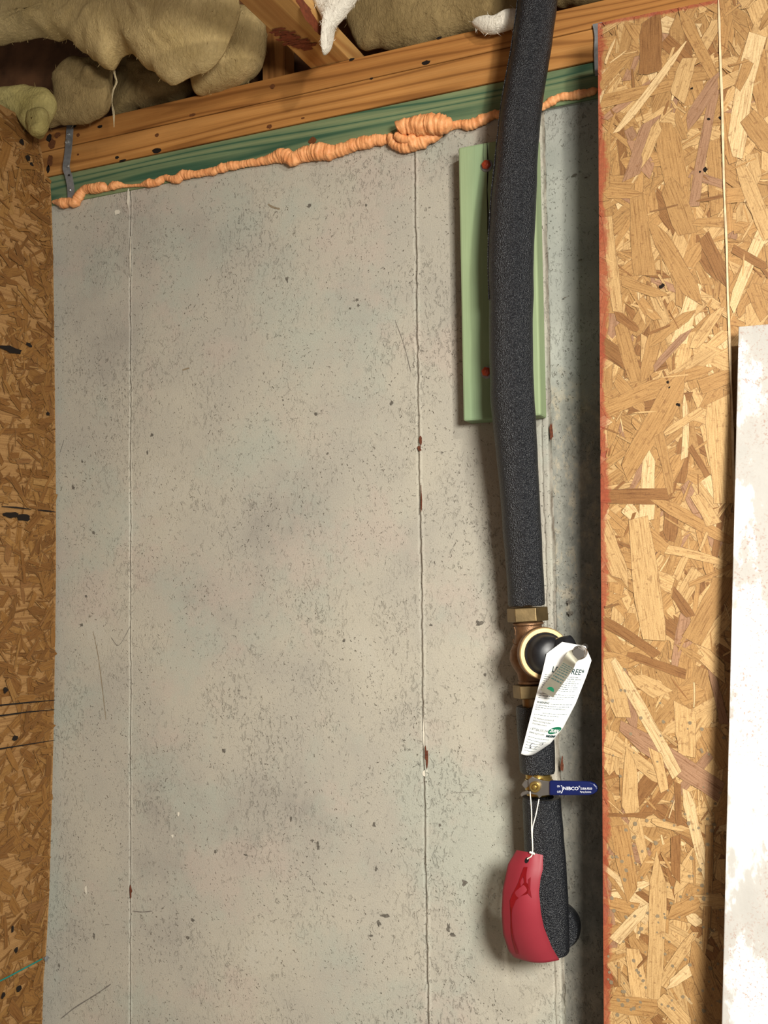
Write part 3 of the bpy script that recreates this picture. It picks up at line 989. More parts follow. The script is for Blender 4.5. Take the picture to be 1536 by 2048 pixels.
batt([dict(poly_px=[(384, 140), (410, 110), (440, 60), (470, 20), (520, 10), (530, 70), (516, 125), (480, 160), (430, 176), (388, 188)], y=-.015, front=.04, back=.05, seed=4, fuzz=300)],
     MAT['batt'], 'rounded cream fiberglass roll end left of the floor truss')
batt([dict(poly_px=[(-60, 190), (10, 176), (70, 170), (108, 188), (112, 215), (96, 245), (82, 272), (60, 262), (38, 240), (0, 236), (-60, 230)], y=-.10, front=.03, back=.03, seed=5, rough=.016, fuzz=150),
      dict(poly_px=[(58, 225), (85, 218), (92, 240), (84, 266), (66, 268), (56, 250)], y=-.125, front=.016, back=.02, seed=6, rough=.014)],
     MAT['batt_green'], 'greenish fiberglass clump in the corner on top of the left wall')
batt([dict(poly_px=[(676, -60), (690, 0), (705, 60), (730, 98), (775, 104), (850, 90), (930, 68), (1040, 40), (1060, -60), (850, -90)], y=.045, front=.035, back=.03, seed=7, rough=.02, fuzz=500, ctr=(860, 10))],
     MAT['batt_grey'], 'large tan fiberglass batt between the truss and the black pipe')
batt([dict(poly_px=[(1104, -60), (1106, 10), (1130, 10), (1180, -2), (1260, -30), (1230, -80)], y=.045, front=.03, back=.035, seed=8, rough=.012, fuzz=60)],
     MAT['batt_grey'], 'tan fiberglass edge just right of the black pipe top')
batt([dict(poly_px=[(612, -60), (618, -5), (636, 20), (650, 50), (651, 75), (650, 96), (648, 110), (660, 96), (664, 70), (668, 54), (684, 36), (702, 12), (716, -10), (730, -60)], y=-.13, front=.02, back=.02, seed=9, rough=.006, fuzz=420, ctr=(662, 5))],
     MAT['batt_white'], 'white torn fiberglass tuft hanging to a point in front of the floor truss')
batt([dict(poly_px=[(944, 46), (956, 36), (990, 32), (1020, 18), (1045, 22), (1048, 44), (1020, 60), (985, 70), (958, 62)], y=-.026, front=.016, back=.014, seed=10, rough=.013, fuzz=120, n=90)],
     MAT['batt_white'], 'small white fiberglass scrap stuck on the upper plate left of the black pipe')
# a loose wisp hanging by the left strap
mb = MB()
for j in range(9):
    pts = [(223 + random.uniform(-5, 5), 125), (230, 150 + random.uniform(-5, 5)), (233 + random.uniform(-1, 1), 165), (226 + random.uniform(-1, 1), 182), (224, 205), (227 + random.uniform(-2, 2), 225), (228, 250 + random.uniform(-10, 5))]
    q = smooth_path([tuple(on_y(x, y, -.075)) for x, y in pts], 5)
    mb.tube(q, [.0005 + .0011 * (1 - i / len(q)) * random.uniform(.5, 1) for i in range(len(q))], 5)
tag(mb.build('insulation_strand', MAT['batt_pale'], smooth=True), 'thin pale fiberglass wisp dangling before the plates at left', 'insulation')


# ------------------------------------------------------------------ sealing foam
def bead(mb, pts, y, seed, ridge=.13, period=.0075, n=18, flat=1.0):
    P = smooth_path([tuple(on_y(px, py, y - .35 * r * mpp(on_y(px, py, y)))) + (r * mpp(on_y(px, py, y)),) for px, py, r in pts], 14)
    # resample evenly
    d = np.concatenate([[0], np.cumsum(np.linalg.norm(np.diff(P[:, :3], axis=0), axis=1))])
    m_ = max(12, int(d[-1] / .0014))
    t = np.linspace(0, d[-1], m_)
    Q = np.stack([np.interp(t, d, P[:, k]) for k in range(4)], 1)
    vs, fs = [], []
    so = Vector((seed, seed * 2.2, 0))
    for i in range(m_):
        tg = Vector(Q[min(i + 1, m_ - 1), :3]) - Vector(Q[max(i - 1, 0), :3])
        tg.normalize()
        a = Vector((0, -1, 0))
        a = (a - tg * a.dot(tg)).normalized()
        b = tg.cross(a)
        ph = (t[i] + .006 * mnoise.noise(Vector((t[i] * 70, seed, 0)))) / period
        saw = ph % 1.0
        rr = Q[i, 3] * (1 + ridge * (1 + mnoise.noise(Vector((t[i] * 45, 9, seed)))) * (saw ** .6 - .6) + .16 * mnoise.noise(Vector((t[i] * 70, seed * 3, 1))))
        e = min(1, i / 4, (m_ - 1 - i) / 4)
        rr *= math.sqrt(max(.02, e))
        for k in range(n):
            th = 2 * math.pi * k / n
            p = Vector(Q[i, :3]) + (a * math.cos(th) + b * math.sin(th)) * rr
            q = 1 + .26 * mnoise.noise(p * 75 + so) + .14 * mnoise.noise(p * 240 + so)
            vs.append(Vector(Q[i, :3]) + (a * math.cos(th) * flat + b * math.sin(th)) * rr * q)
    for i in range(m_ - 1):
        for k in range(n):
            k2 = (k + 1) % n
            fs.append((i * n + k, i * n + k2, (i + 1) * n + k2, (i + 1) * n + k))
    fs.append(tuple(range(n - 1, -1, -1)))
    fs.append(tuple(range((m_ - 1) * n, m_ * n)))
    mb.add(vs, fs)


mb = MB()
bead(mb, [(104, 404, 4), (113, 404, 5), (125, 406, 10), (139, 404, 8), (149, 406, 10), (156, 396, 9), (166, 382, 9), (178, 378, 9), (192, 377, 11), (205, 374, 10), (216, 378, 4), (226, 372, 9), (238, 370, 7), (250, 372, 3.5),
          (268, 371, 3), (282, 370, 3.5), (297, 366, 8), (314, 365, 7.5), (331, 355, 6), (351, 359, 8), (368, 350, 9), (393, 348, 7), (423, 343, 7.5), (457, 333, 9), (486, 328, 7), (520, 323, 7.5), (546, 317, 10),
          (566, 310, 14), (586, 318, 14), (602, 312, 13), (620, 306, 15), (645, 304, 17), (668, 303, 14), (690, 297, 12), (712, 288, 12), (735, 284, 13), (752, 281, 11), (770, 279, 10), (790, 275, 10)], -.004, 1)
bead(mb, [(882, 262, 8), (905, 252, 8), (922, 249, 8), (938, 250, 11), (958, 243, 11), (974, 236, 10), (990, 229, 8), (1010, 232, 8), (1045, 224, 7), (1086, 213, 7), (1102, 203, 8.5), (1118, 195, 8), (1137, 192, 8.5), (1158, 189, 9), (1178, 185, 8), (1196, 179, 6)], -.004, 2)
o = mb.build('foam_bead', MAT['foam'], smooth=True, sharp=180)
tag(o, 'long orange expanding foam bead sealing the green sill to the concrete', 'sealing foam')
mb = MB()
bead(mb, [(786, 268, 8), (784, 280, 11), (797, 292, 10), (812, 292, 13), (832, 287, 14), (852, 279, 13), (872, 271, 10), (886, 262, 6)], -.006, 4, flat=1.1)
bead(mb, [(796, 262, 12), (806, 255, 16), (828, 252, 18), (850, 251, 20), (872, 248, 21), (892, 249, 17), (906, 251, 11)], -.018, 5, ridge=.17, period=.009, flat=1.0)
bead(mb, [(790, 266, 7), (802, 276, 8), (818, 278, 7), (834, 272, 7)], -.02, 6)
k = mb.build('foam_lump', MAT['foam'], o, smooth=True, sharp=180)
k['label'] = 'fat folded lump of orange foam'


# ------------------------------------------------------------------ metal straps
def strap(pts, wid, y, label, nails=()):
    """bent flat strip hanging on the plates"""
    mb = MB()
    P = smooth_path([tuple(on_y(px, py, yy)) for px, py, yy in pts], 6)
    s = mpp(Vector(P[0]))
    vs, fs = [], []
    n = len(P)
    for p in P:
        w_ = wid * s / 2
        th = .0012
        for dx, dy in ((-w_, 0), (w_, 0), (w_, th), (-w_, th)):
            vs.append((p[0] + dx, p[1] + dy, p[2]))
    for i in range(n - 1):
        for k in range(4):
            k2 = (k + 1) % 4
            fs.append((i * 4 + k, i * 4 + k2, i * 4 + 4 + k2, i * 4 + 4 + k))
    fs += [(3, 2, 1, 0), tuple((n - 1) * 4 + k for k in range(4))]
    mb.add(vs, fs)
    o = mb.build('metal_strap', MAT['galv'])
    tag(o, label, 'metal strap')
    for px, py, yy, r, mt in nails:
        c = on_y(px, py, yy)
        q = MB()
        rr = r * mpp(c)
        q.lathe(c, (0, -1, 0), [(-.001, rr), (.0006, rr), (.0016, rr * .6), (.0018, rr * .1)], 14)
        k = q.build('nail_head' if mt == 'nail' else 'hole', MAT[mt], o, smooth=True)
    return o


strap([(140, 246, -.009), (138, 280, -.010), (135, 310, -.012), (132, 335, -.014), (137, 352, -.013), (141, 375, -.009), (142, 400, -.008)], 17, 0,
      'grey galvanised strap nailed over the plates at the left end',
      ((134, 283, -.0115, 4.5, 'nail'), (137, 268, -.0112, 3, 'nail'), (136, 332, -.0152, 3, 'nail'), (138, 350, -.0146, 1.8, 'hole'), (140, 380, -.010, 2.2, 'nail')))
strap([(1196, 46, -.008), (1200, 70, -.010), (1199, 100, -.009), (1200, 130, -.008), (1201, 150, -.008)], 22, 0, 'grey galvanised strap end peeking out beside the red board edge')


# ------------------------------------------------------------------ treated block behind the pipe
def build_block():
    yf = -.040
    c = [on_y(921, 294, yf), on_y(1074, 262, yf), on_y(1076, 836, yf), on_y(921, 838, yf)]
    tl, br = c[0], c[2]
    x0, x1 = (c[0].x + c[3].x) / 2, (c[1].x + c[2].x) / 2
    z0, z1 = (c[2].z + c[3].z) / 2, c[0].z
    mb = MB()
    mb.box((x0, yf, z0), (x1, -.0008, z1))
    # drying check
    k = [on_y(x, y, yf - .0005) for x, y in ((974, 284), (976, 330), (974, 380), (976, 430), (975, 470))]
    mb.add(*strip([tuple(p) for p in k], .0022), 1)
    k = [on_y(x, y, yf - .0005) for x, y in ((967, 285), (966, 310), (968, 330))]
    mb.add(*strip([tuple(p) for p in k], .0009), 1)
    o = mb.build('wood_block', [MAT['block'], MAT['hole']], bevel=.0035)
    tag(o, 'pale green treated wood block screwed to the concrete behind the black pipe', 'wood block')
    for px, py in ((974, 332), (974, 745)):
        P = on_y(px, py, yf)
        q = MB()
        q.lathe(P, (0, -1, 0), [(-.0005, .0105), (.0012, .0105), (.0018, .0098), (.0018, .005)], 26)
        w_ = q.build('washer', MAT['galv'], o, smooth=True)
        q = MB()
        q.lathe(P + Vector((0, -.0019, .001)), (0, -1, -.1), [(0, .0078), (.004, .0082), (.0055, .0070), (.0070, .0030)], 6)
        q.lathe(P + Vector((0, -.0088, .0005)), (0, -1, -.1), [(0, .0028), (.0012, .0024), (.0013, .0002)], 10)
        q.build('screw_head', MAT['screw'], o, smooth=True)


build_block()


# ------------------------------------------------------------------ pipe, sleeves and valves
YP = -.056


def sleeve(rows, label, slit=None, thick=.011, bulge=0):
    """hollow foam tube from picture rows (cx, cy, radius px)"""
    P = smooth_path([tuple(on_y(cx, cy, yy)) + (r * mpp(on_y(cx, cy, yy)),) for cx, cy, r, yy in rows], 10)
    mb = MB()
    n, N = 40, len(P)
    vs, fs = [], []
    a = Vector((0, -1, 0))
    for lay in (0, 1):
        for i in range(N):
            t = Vector(P[min(i + 1, N - 1), :3]) - Vector(P[max(i - 1, 0), :3])
            t.normalize()
            aa = (a - t * a.dot(t)).normalized()
            bb = t.cross(aa)
            rr = P[i, 3] - (thick if lay else 0)
            end = min(i, N - 1 - i)
            if end == 0 and not lay: rr -= .0015
            for k in range(n):
                th = 2 * math.pi * k / n
                p = Vector(P[i, :3]) + (aa * math.cos(th) + bb * math.sin(th)) * rr
                if not lay:
                    p += (aa * math.cos(th) + bb * math.sin(th)) * (.0012 * mnoise.noise(p * 26))
                if end == 0:
                    p += t * .003 * mnoise.noise(Vector((th * 1.2, i, 3.3)))
                vs.append(p)
    for lay in (0, 1):
        b = lay * N * n
        for i in range(N - 1):
            for k in range(n):
                k2 = (k + 1) % n
                q = (b + i * n + k, b + i * n + k2, b + (i + 1) * n + k2, b + (i + 1) * n + k)
                fs.append(q if lay else q[::-1])
    for i in (0, N - 1):
        for k in range(n):
            k2 = (k + 1) % n
            fs.append((i * n + k, i * n + k2, N * n + i * n + k2, N * n + i * n + k))
    mb.add(vs, fs)
    o = mb.build('pipe_insulation', MAT['rubber'], smooth=True, sharp=50)
    tag(o, label, 'pipe insulation', 'black foam sleeves on the pipe')
    q = MB()
    q.tube([tuple(p[:3]) for p in P[2:-2]], .0125, 16)
    q.build('pipe', MAT['brass_dark'], o, smooth=True)
    if slit:
        q = MB()
        pts = []
        for i in range(0, N):
            if not slit[1] <= i / N <= slit[2]: continue
            th = slit[0]
            t = (Vector(P[min(i + 1, N - 1), :3]) - Vector(P[max(i - 1, 0), :3])).normalized()
            aa = (a - t * a.dot(t)).normalized()
            bb = t.cross(aa)
            pts.append(Vector(P[i, :3]) + (aa * math.cos(th) + bb * math.sin(th)) * (P[i, 3] + .0002))
        q.tube(pts, .0012, 6)
        k = q.build('seam', MAT['rubber'], o, smooth=True)
    return o, P


s1, P1 = sleeve([(1082, -150, 40, -.070), (1078, -60, 40, -.070), (1075, 0, 40, -.070), (1062, 100, 40, -.070), (1045, 200, 41, -.073), (1034, 300, 42, -.078), (1027, 400, 45.5, -.082), (1022, 500, 46, -.083), (1022, 600, 44.5, -.083),
                 (1022, 700, 43.5, -.083), (1025, 800, 44, -.082), (1031, 870, 42, -.078), (1037, 950, 40, -.071), (1044, 1060, 38, -.063), (1049, 1130, 37, -.058), (1052, 1180, 36.5, YP), (1053, 1211, 36.5, YP)],
                'long bowed black foam sleeve from the ceiling down to the brass valve', slit=(math.radians(62), .1, .5))
s2, P2 = sleeve([(1067, 1412, 35, YP), (1070, 1450, 36, YP), (1073, 1500, 36, YP), (1075, 1545, 35, YP)], 'short black foam sleeve under the white paper tag, between the two valves')
s3, P3 = sleeve([(1083, 1594, 38, YP), (1086, 1650, 39, YP), (1090, 1720, 41, YP), (1095, 1800, 41, YP), (1098, 1850, 40, YP), (1100, 1905, 38, YP)], 'black foam sleeve behind the red tag, below the blue handle')
# pulled-open flap of the elbow sleeve at the wall
mb = MB()
c0 = on_y(1101, 1868, YP)
mb.lathe((c0.x, -.001, c0.z), (0, -1, 0), [(0, .036), (.012, .038), (.026, .036), (.028, .030), (.028, .002)], 36, caps=False)
o = mb.build('pipe_insulation', MAT['rubber'], smooth=True)
tag(o, 'black foam collar where the pipe turns into the concrete', 'pipe insulation', 'black foam sleeves on the pipe')

def build_check_valve():
    ax = (on_y(1050, 1225, YP) - on_y(1062, 1390, YP)).normalized()
    A, Bp = on_y(1055, 1230, YP), on_y(1062, 1382, YP)
    s = mpp(A)
    r = empty('check_valve', (Bp.x, Bp.y, Bp.z), 'bronze valve with round black cap below the long sleeve', 'valve')
    view = (CAM - A).normalized()
    # body: lumpy casting along the pipe
    mb = MB()
    L = (A - Bp).length
    def row(py): return (on_y(1057, py, YP) - A).dot(-ax)
    mb.lathe(A, -ax, [(row(1243), 28 * s), (row(1246), 31 * s), (row(1249), 31 * s), (row(1251), 27 * s), (row(1265), 27 * s), (row(1285), 31 * s), (row(1300), 40 * s), (row(1318), 42 * s), (row(1334), 36 * s), (row(1346), 29 * s), (row(1360), 27 * s),
                      (row(1362), 29 * s), (row(1366), 29 * s), (row(1368), 26 * s)], 40)
    mb.build('body', MAT['bronze'], r, smooth=True)
    # hex unions
    for py, h, rr, cx in ((1229, 28, 41, 1055), (1382, 26, 36, 1062)):
        q = MB()
        c = on_y(cx, py, YP)
        q.lathe(c, ax, [(-h / 2 * s, rr * s * .93), (-h / 2 * s + .001, rr * s), (h / 2 * s - .001, rr * s), (h / 2 * s, rr * s * .93)], 6, ref=view + Vector((-.15, 0, 0)) - Vector((math.sin(.5), 0, 0)))
        q.build('hex_union', MAT['brass_nut'], r, bevel=.0008)
    q = MB()
    q.lathe(on_y(1066, 1403, YP), ax, [(-10 * s, 21 * s), (10 * s, 21 * s)], 24)
    q.build('neck', MAT['brass_dark'], r, smooth=True)
    # side port facing right and toward the room
    pa = Vector((.52, -.85, .02)).normalized()
    fc = on_y(1089, 1307, YP - .052)
    base = on_y(1066, 1312, YP - .006)
    q = MB()
    q.lathe(fc, -pa, [(-.002, 43 * s), (0, 50 * s), (.010, 51 * s), (.013, 47 * s), (.018, 38 * s), (.055, 28 * s)], 48)
    q.build('port', MAT['bronze'], r, smooth=True)
    q = MB()
    q.lathe(fc, pa, [(-.001, 50 * s), (.0025, 49.5 * s), (.0035, 48 * s), (.0035, 41 * s), (-.001, 40 * s)], 56)
    k = q.build('flange_ring', MAT['brass_pale'], r, smooth=True)
    k['label'] = 'pale machined brass ring'
    q = MB()
    q.lathe(fc, pa, [(0, 40.5 * s), (.006, 40.5 * s), (.0075, 38 * s), (.009, 36.5 * s), (.022, 34 * s), (.030, 29 * s), (.034, 20 * s), (.036, 6 * s)], 48)
    # moulded outlet nub at the upper right of the cap
    q.lathe(fc + pa * .010, Vector((.88, -.12, .34)), [(0, 22 * s), (.034, 20 * s), (.046, 17 * s), (.048, 8 * s)], 28)
    k = q.build('cap', MAT['cap_black'], r, smooth=True)
    k['label'] = 'round black plastic cap'
    # raised casting marks
    q = MB()
    for pl in (((1028, 1254), (1031, 1262), (1030, 1270)), ((1027, 1278), (1026, 1284), (1030, 1289), (1034, 1288)), ((1023, 1300), (1029, 1307)), ((1030, 1304), (1026, 1312))):
        pts = [on_y(x, y, YP - 27 * s * .92) for x, y in pl]
        q.tube([tuple(p) for p in pts], .0009, 6)
    q.build('casting_mark', MAT['bronze'], r, smooth=True)
    # bolt that carries the tags
    bc = on_y(1157, 1307, -.164)
    q = MB()
    bx = (CAM - bc).normalized() + Vector((-.20, -.10, -.22))
    bx.normalize()
    q.lathe(bc, bx, [(-.007, 12.5 * s), (0, 12.5 * s), (.0012, 11 * s)], 6, ref=(0, 0, 1))
    q.lathe(bc - bx * .050, bx, [(0, 6 * s), (.044, 6 * s)], 16)
    q.lathe(bc - bx * .0125, bx, [(0, 8 * s), (.001, 14 * s), (.0045, 13 * s), (.0055, 8 * s)], 24)
    k = q.build('bolt', MAT['steel'], r, smooth=True)
    k['label'] = 'shiny steel hex bolt'
    return r


build_check_valve()


# ------------------------------------------------------------------ text helper
def text_geo(body, size, align='LEFT', bold=0.0):
    cu = bpy.data.curves.new('t', 'FONT')
    cu.body = body
    cu.size = size
    cu.align_x = align
    cu.resolution_u = 2
    cu.offset = bold
    ob = bpy.data.objects.new('t', cu)
    COL.objects.link(ob)
    dg = bpy.context.evaluated_depsgraph_get()
    me = bpy.data.meshes.new_from_object(ob.evaluated_get(dg))
    vs = [tuple(v.co) for v in me.vertices]
    fs = [tuple(p.vertices) for p in me.polygons]
    bpy.data.objects.remove(ob)
    bpy.data.curves.remove(cu)
    bpy.data.meshes.remove(me)
    return vs, fs


# ------------------------------------------------------------------ white paper tag
TL = [(0, 1098, 1279), (.1, 1094, 1303), (.25, 1085, 1343), (.5, 1069, 1403), (.75, 1055, 1457), (1, 1042, 1508)]
TR = [(0, 1186, 1295), (.1, 1184, 1318), (.25, 1173, 1352), (.5, 1151, 1408), (.7, 1126, 1456), (.85, 1101, 1487), (1, 1070, 1508)]


def tag_pt(u, v, lift=0.0):
    (lx, ly), (rx, ry) = interp(TL, v), interp(TR, v)
    x, y = lx + (rx - lx) * u, ly + (ry - ly) * u
    x0, y0 = x, y
    y = y + 3 * math.sin(math.pi * u) * v
    dep = -.152 + .046 * v ** 1.1 + .026 * (u ** 2) * v - .006 * math.sin(math.pi * u) * (1 - v)
    return on_y(x, y, dep - lift)


def build_paper_tag():
    nu, nv = 24, 60
    mb = MB()
    vs, fs = [], []
    for lay in (0, 1):
        for j in range(nv + 1):
            v = j / nv
            ch = max(0, (.115 - v) / .115) * .30
            ch2 = max(0, (.115 - v) / .115) * .17
            for i in range(nu + 1):
                u = ch + (1 - ch - ch2) * i / nu
                vs.append(tag_pt(u, v, -.0005 * lay))
    W = nu + 1
    n0 = W * (nv + 1)
    for j in range(nv):
        for i in range(nu):
            q = (j * W + i, (j + 1) * W + i, (j + 1) * W + i + 1, j * W + i + 1)
            fs.append(q)
            fs.append(tuple(n0 + k for k in q[::-1]))
    rim = [i for i in range(W)] + [j * W + nu for j in range(1, nv + 1)] + [nv * W + i for i in range(nu - 1, -1, -1)] + [j * W for j in range(nv - 1, 0, -1)]
    for k in range(len(rim)):
        a, b = rim[k], rim[(k + 1) % len(rim)]
        fs.append((a, b, n0 + b, n0 + a))
    mb.add(vs, fs)
    # printing
    asp = 1.45   # tag height in tag widths, for letter shapes
    mbs = {k: MB() for k in ('ink', 'ink_dark', 'ink_green', 'pen', 'paper')}

    def put(body, u, v, size, k, bold=0.0, lift=.0004, width=None):
        vs, fs = text_geo(body, size, bold=bold)
        if width:
            w_ = max(p[0] for p in vs)
            sx = width / w_
        else: sx = 1
        def shift(vv): # narrower tag lower down: keep letters about the same real size
            (lx, ly), (rx, ry) = interp(TL, vv), interp(TR, vv)
            return 88 / max(30, math.hypot(rx - lx, ry - ly))
        f = 1.0 if width else shift(v)
        mbs[k].add([tag_pt(u + x * sx * f, v - y / asp * .62, lift) for x, y, _ in vs], fs)
    put('LEAD FREE*', .20, .245, .150, 'ink_dark', .0025, width=.72)
    rnd = random.Random(3)

    def scribble(u0, u1, v, h=.012):
        """a row of print too small to read: broken strokes"""
        u = u0
        while u < u1:
            wd = rnd.uniform(.03, .085)
            hh = h * rnd.uniform(.55, 1)
            e = min(u1, u + wd)
            q = [tag_pt(u, v, .0004), tag_pt(e, v, .0004), tag_pt(e, v - hh * .45, .0004), tag_pt(u, v - hh * .45, .0004)]
            mbs['ink'].add(q, [(0, 1, 2, 3)])
            u = e + rnd.uniform(.008, .02)
    for i in range(8):
        scribble(.07, rnd.uniform(.80, .93), .272 + i * .0175, .010)
    for i in range(3): scribble(.06, .92 - .25 * (i == 2), .428 + i * .019, .010)
    put('WARNING', .06, .510, .060, 'ink_dark', .001, width=.30)
    scribble(.40, .93, .508, .010)
    for i in range(3): scribble(.06, (.90, .84, .20)[i], .530 + i * .019, .010)
    scribble(.28, .92, .592, .010)
    scribble(.07, .74, .613, .010)
    put('For technical assistance &', .09, .650, .050, 'ink_dark', width=.56)
    put('before returning to place', .09, .674, .050, 'ink_dark', width=.52)
    put('of purchase contact', .09, .698, .050, 'ink_dark', width=.42)
    put('1-877-BACKFLOW', .08, .752, .075, 'ink_dark', width=.56)
    put('www.zurn.com', .08, .783, .070, 'ink_dark', width=.50)
    for i in range(6): scribble(.10, .84 - .03 * i, .820 + i * .027, .011)
    # oval trade mark, lower right
    q = []
    cu_, cv_ = .81, .728
    for i in range(28):
        th = 2 * math.pi * i / 28
        q.append(tag_pt(cu_ + .17 * math.cos(th), cv_ + .034 * math.sin(th) - .010 * math.cos(th), .0006))
    mbs['ink_green'].add(q, [tuple(range(28))[::-1]])
    put('ZURN', .69, .744, .085, 'paper', .004, .0010, width=.25)
    put('WILKINS', .66, .792, .055, 'ink_dark', .006, .0006, width=.31)
    for mi, k in enumerate(('ink', 'ink_dark', 'ink_green', 'paper'), 1):
        mb.add(mbs[k].v, mbs[k].f, mi)
    pen = MB()
    for pl in (((.44, .875), (.36, .868), (.31, .885), (.33, .915), (.38, .925), (.36, .905)), ((.62, .89), (.56, .915), (.66, .92)), ((.60, .865), (.70, .850), (.74, .872), (.66, .880))):
        P = smooth_path([(u, v, 0) for u, v in pl], 5)
        for a_, b_ in zip(P[:-1], P[1:]):
            mb.add([tag_pt(a_[0] - .012, a_[1], .0009), tag_pt(a_[0] + .012, a_[1], .0009), tag_pt(b_[0] + .012, b_[1], .0009), tag_pt(b_[0] - .012, b_[1], .0009)], [(0, 3, 2, 1)], 5)
    o = mb.build('paper_tag', [MAT['paper'], MAT['ink'], MAT['ink_dark'], MAT['ink_green'], MAT['paper'], MAT['pen']], smooth=True, sharp=60)
    tag(o, 'curled white printed paper tag hanging on the steel bolt of the bronze valve', 'tag')
    return o


build_paper_tag()


# ------------------------------------------------------------------ aluminium name tag
def build_metal_tag():
    mb = MB()
    yt = -.188
    rows = [(1149, 1298, 1160, 1318, -.150), (1138, 1302, 1155, 1322, -.160), (1130, 1312, 1151, 1328, -.164), (1124, 1324, 1147, 1337, -.161), (1112, 1340, 1137, 1352, -.1575), (1096, 1360, 1121, 1374, -.154), (1081, 1381, 1106, 1395, -.151)]
    R = smooth_path(rows, 6)
    R[:, 4] -= .006
    vs, fs = [], []
    for lay in (0, 1):
        for a, b, c, d, y in R:
            vs += [on_y(a, b, y + .0008 * lay), on_y(c, d, y + .0008 * lay)]
    n = len(R)
    for i in range(n - 1):
        a = (2 * i, 2 * i + 2, 2 * i + 3, 2 * i + 1)
        fs += [a, tuple(2 * n + k for k in a[::-1]), (2 * i, 2 * n + 2 * i, 2 * n + 2 * i + 2, 2 * i + 2), (2 * i + 1, 2 * i + 3, 2 * n + 2 * i + 3, 2 * n + 2 * i + 1)]
    fs += [(0, 1, 2 * n + 1, 2 * n), (2 * n - 2, 4 * n - 2, 4 * n - 1, 2 * n - 1)]
    mb.add(vs, fs)

    def tp(u, v):
        k = 17 + v * (n - 18)
        a, b, c, d, y = [np.interp(k, range(n), R[:, q]) for q in range(5)]
        return on_y(a + (c - a) * u, b + (d - b) * u, y - .0004)
    rnd = random.Random(5)
    for i in range(8):
        u, v = .10, .06 + i * .075
        while u < .88:
            e = min(.9, u + rnd.uniform(.08, .22))
            mb.add([tp(u, v), tp(u, v + .028), tp(e, v + .028), tp(e, v)], [(0, 1, 2, 3)], 1)
            u = e + .05
    pts = [tp(.55 + .26 * math.cos(math.radians(t)), .88 - .09 * math.sin(math.radians(t))) for t in range(0, 181, 15)]
    mb.add(pts, [tuple(range(len(pts)))], 2)
    o = mb.build('metal_tag', [MAT['tag_metal'], MAT['ink'], MAT['ink_green']])
    tag(o, 'small grey aluminium name plate hanging over the white paper tag', 'name plate')


build_metal_tag()


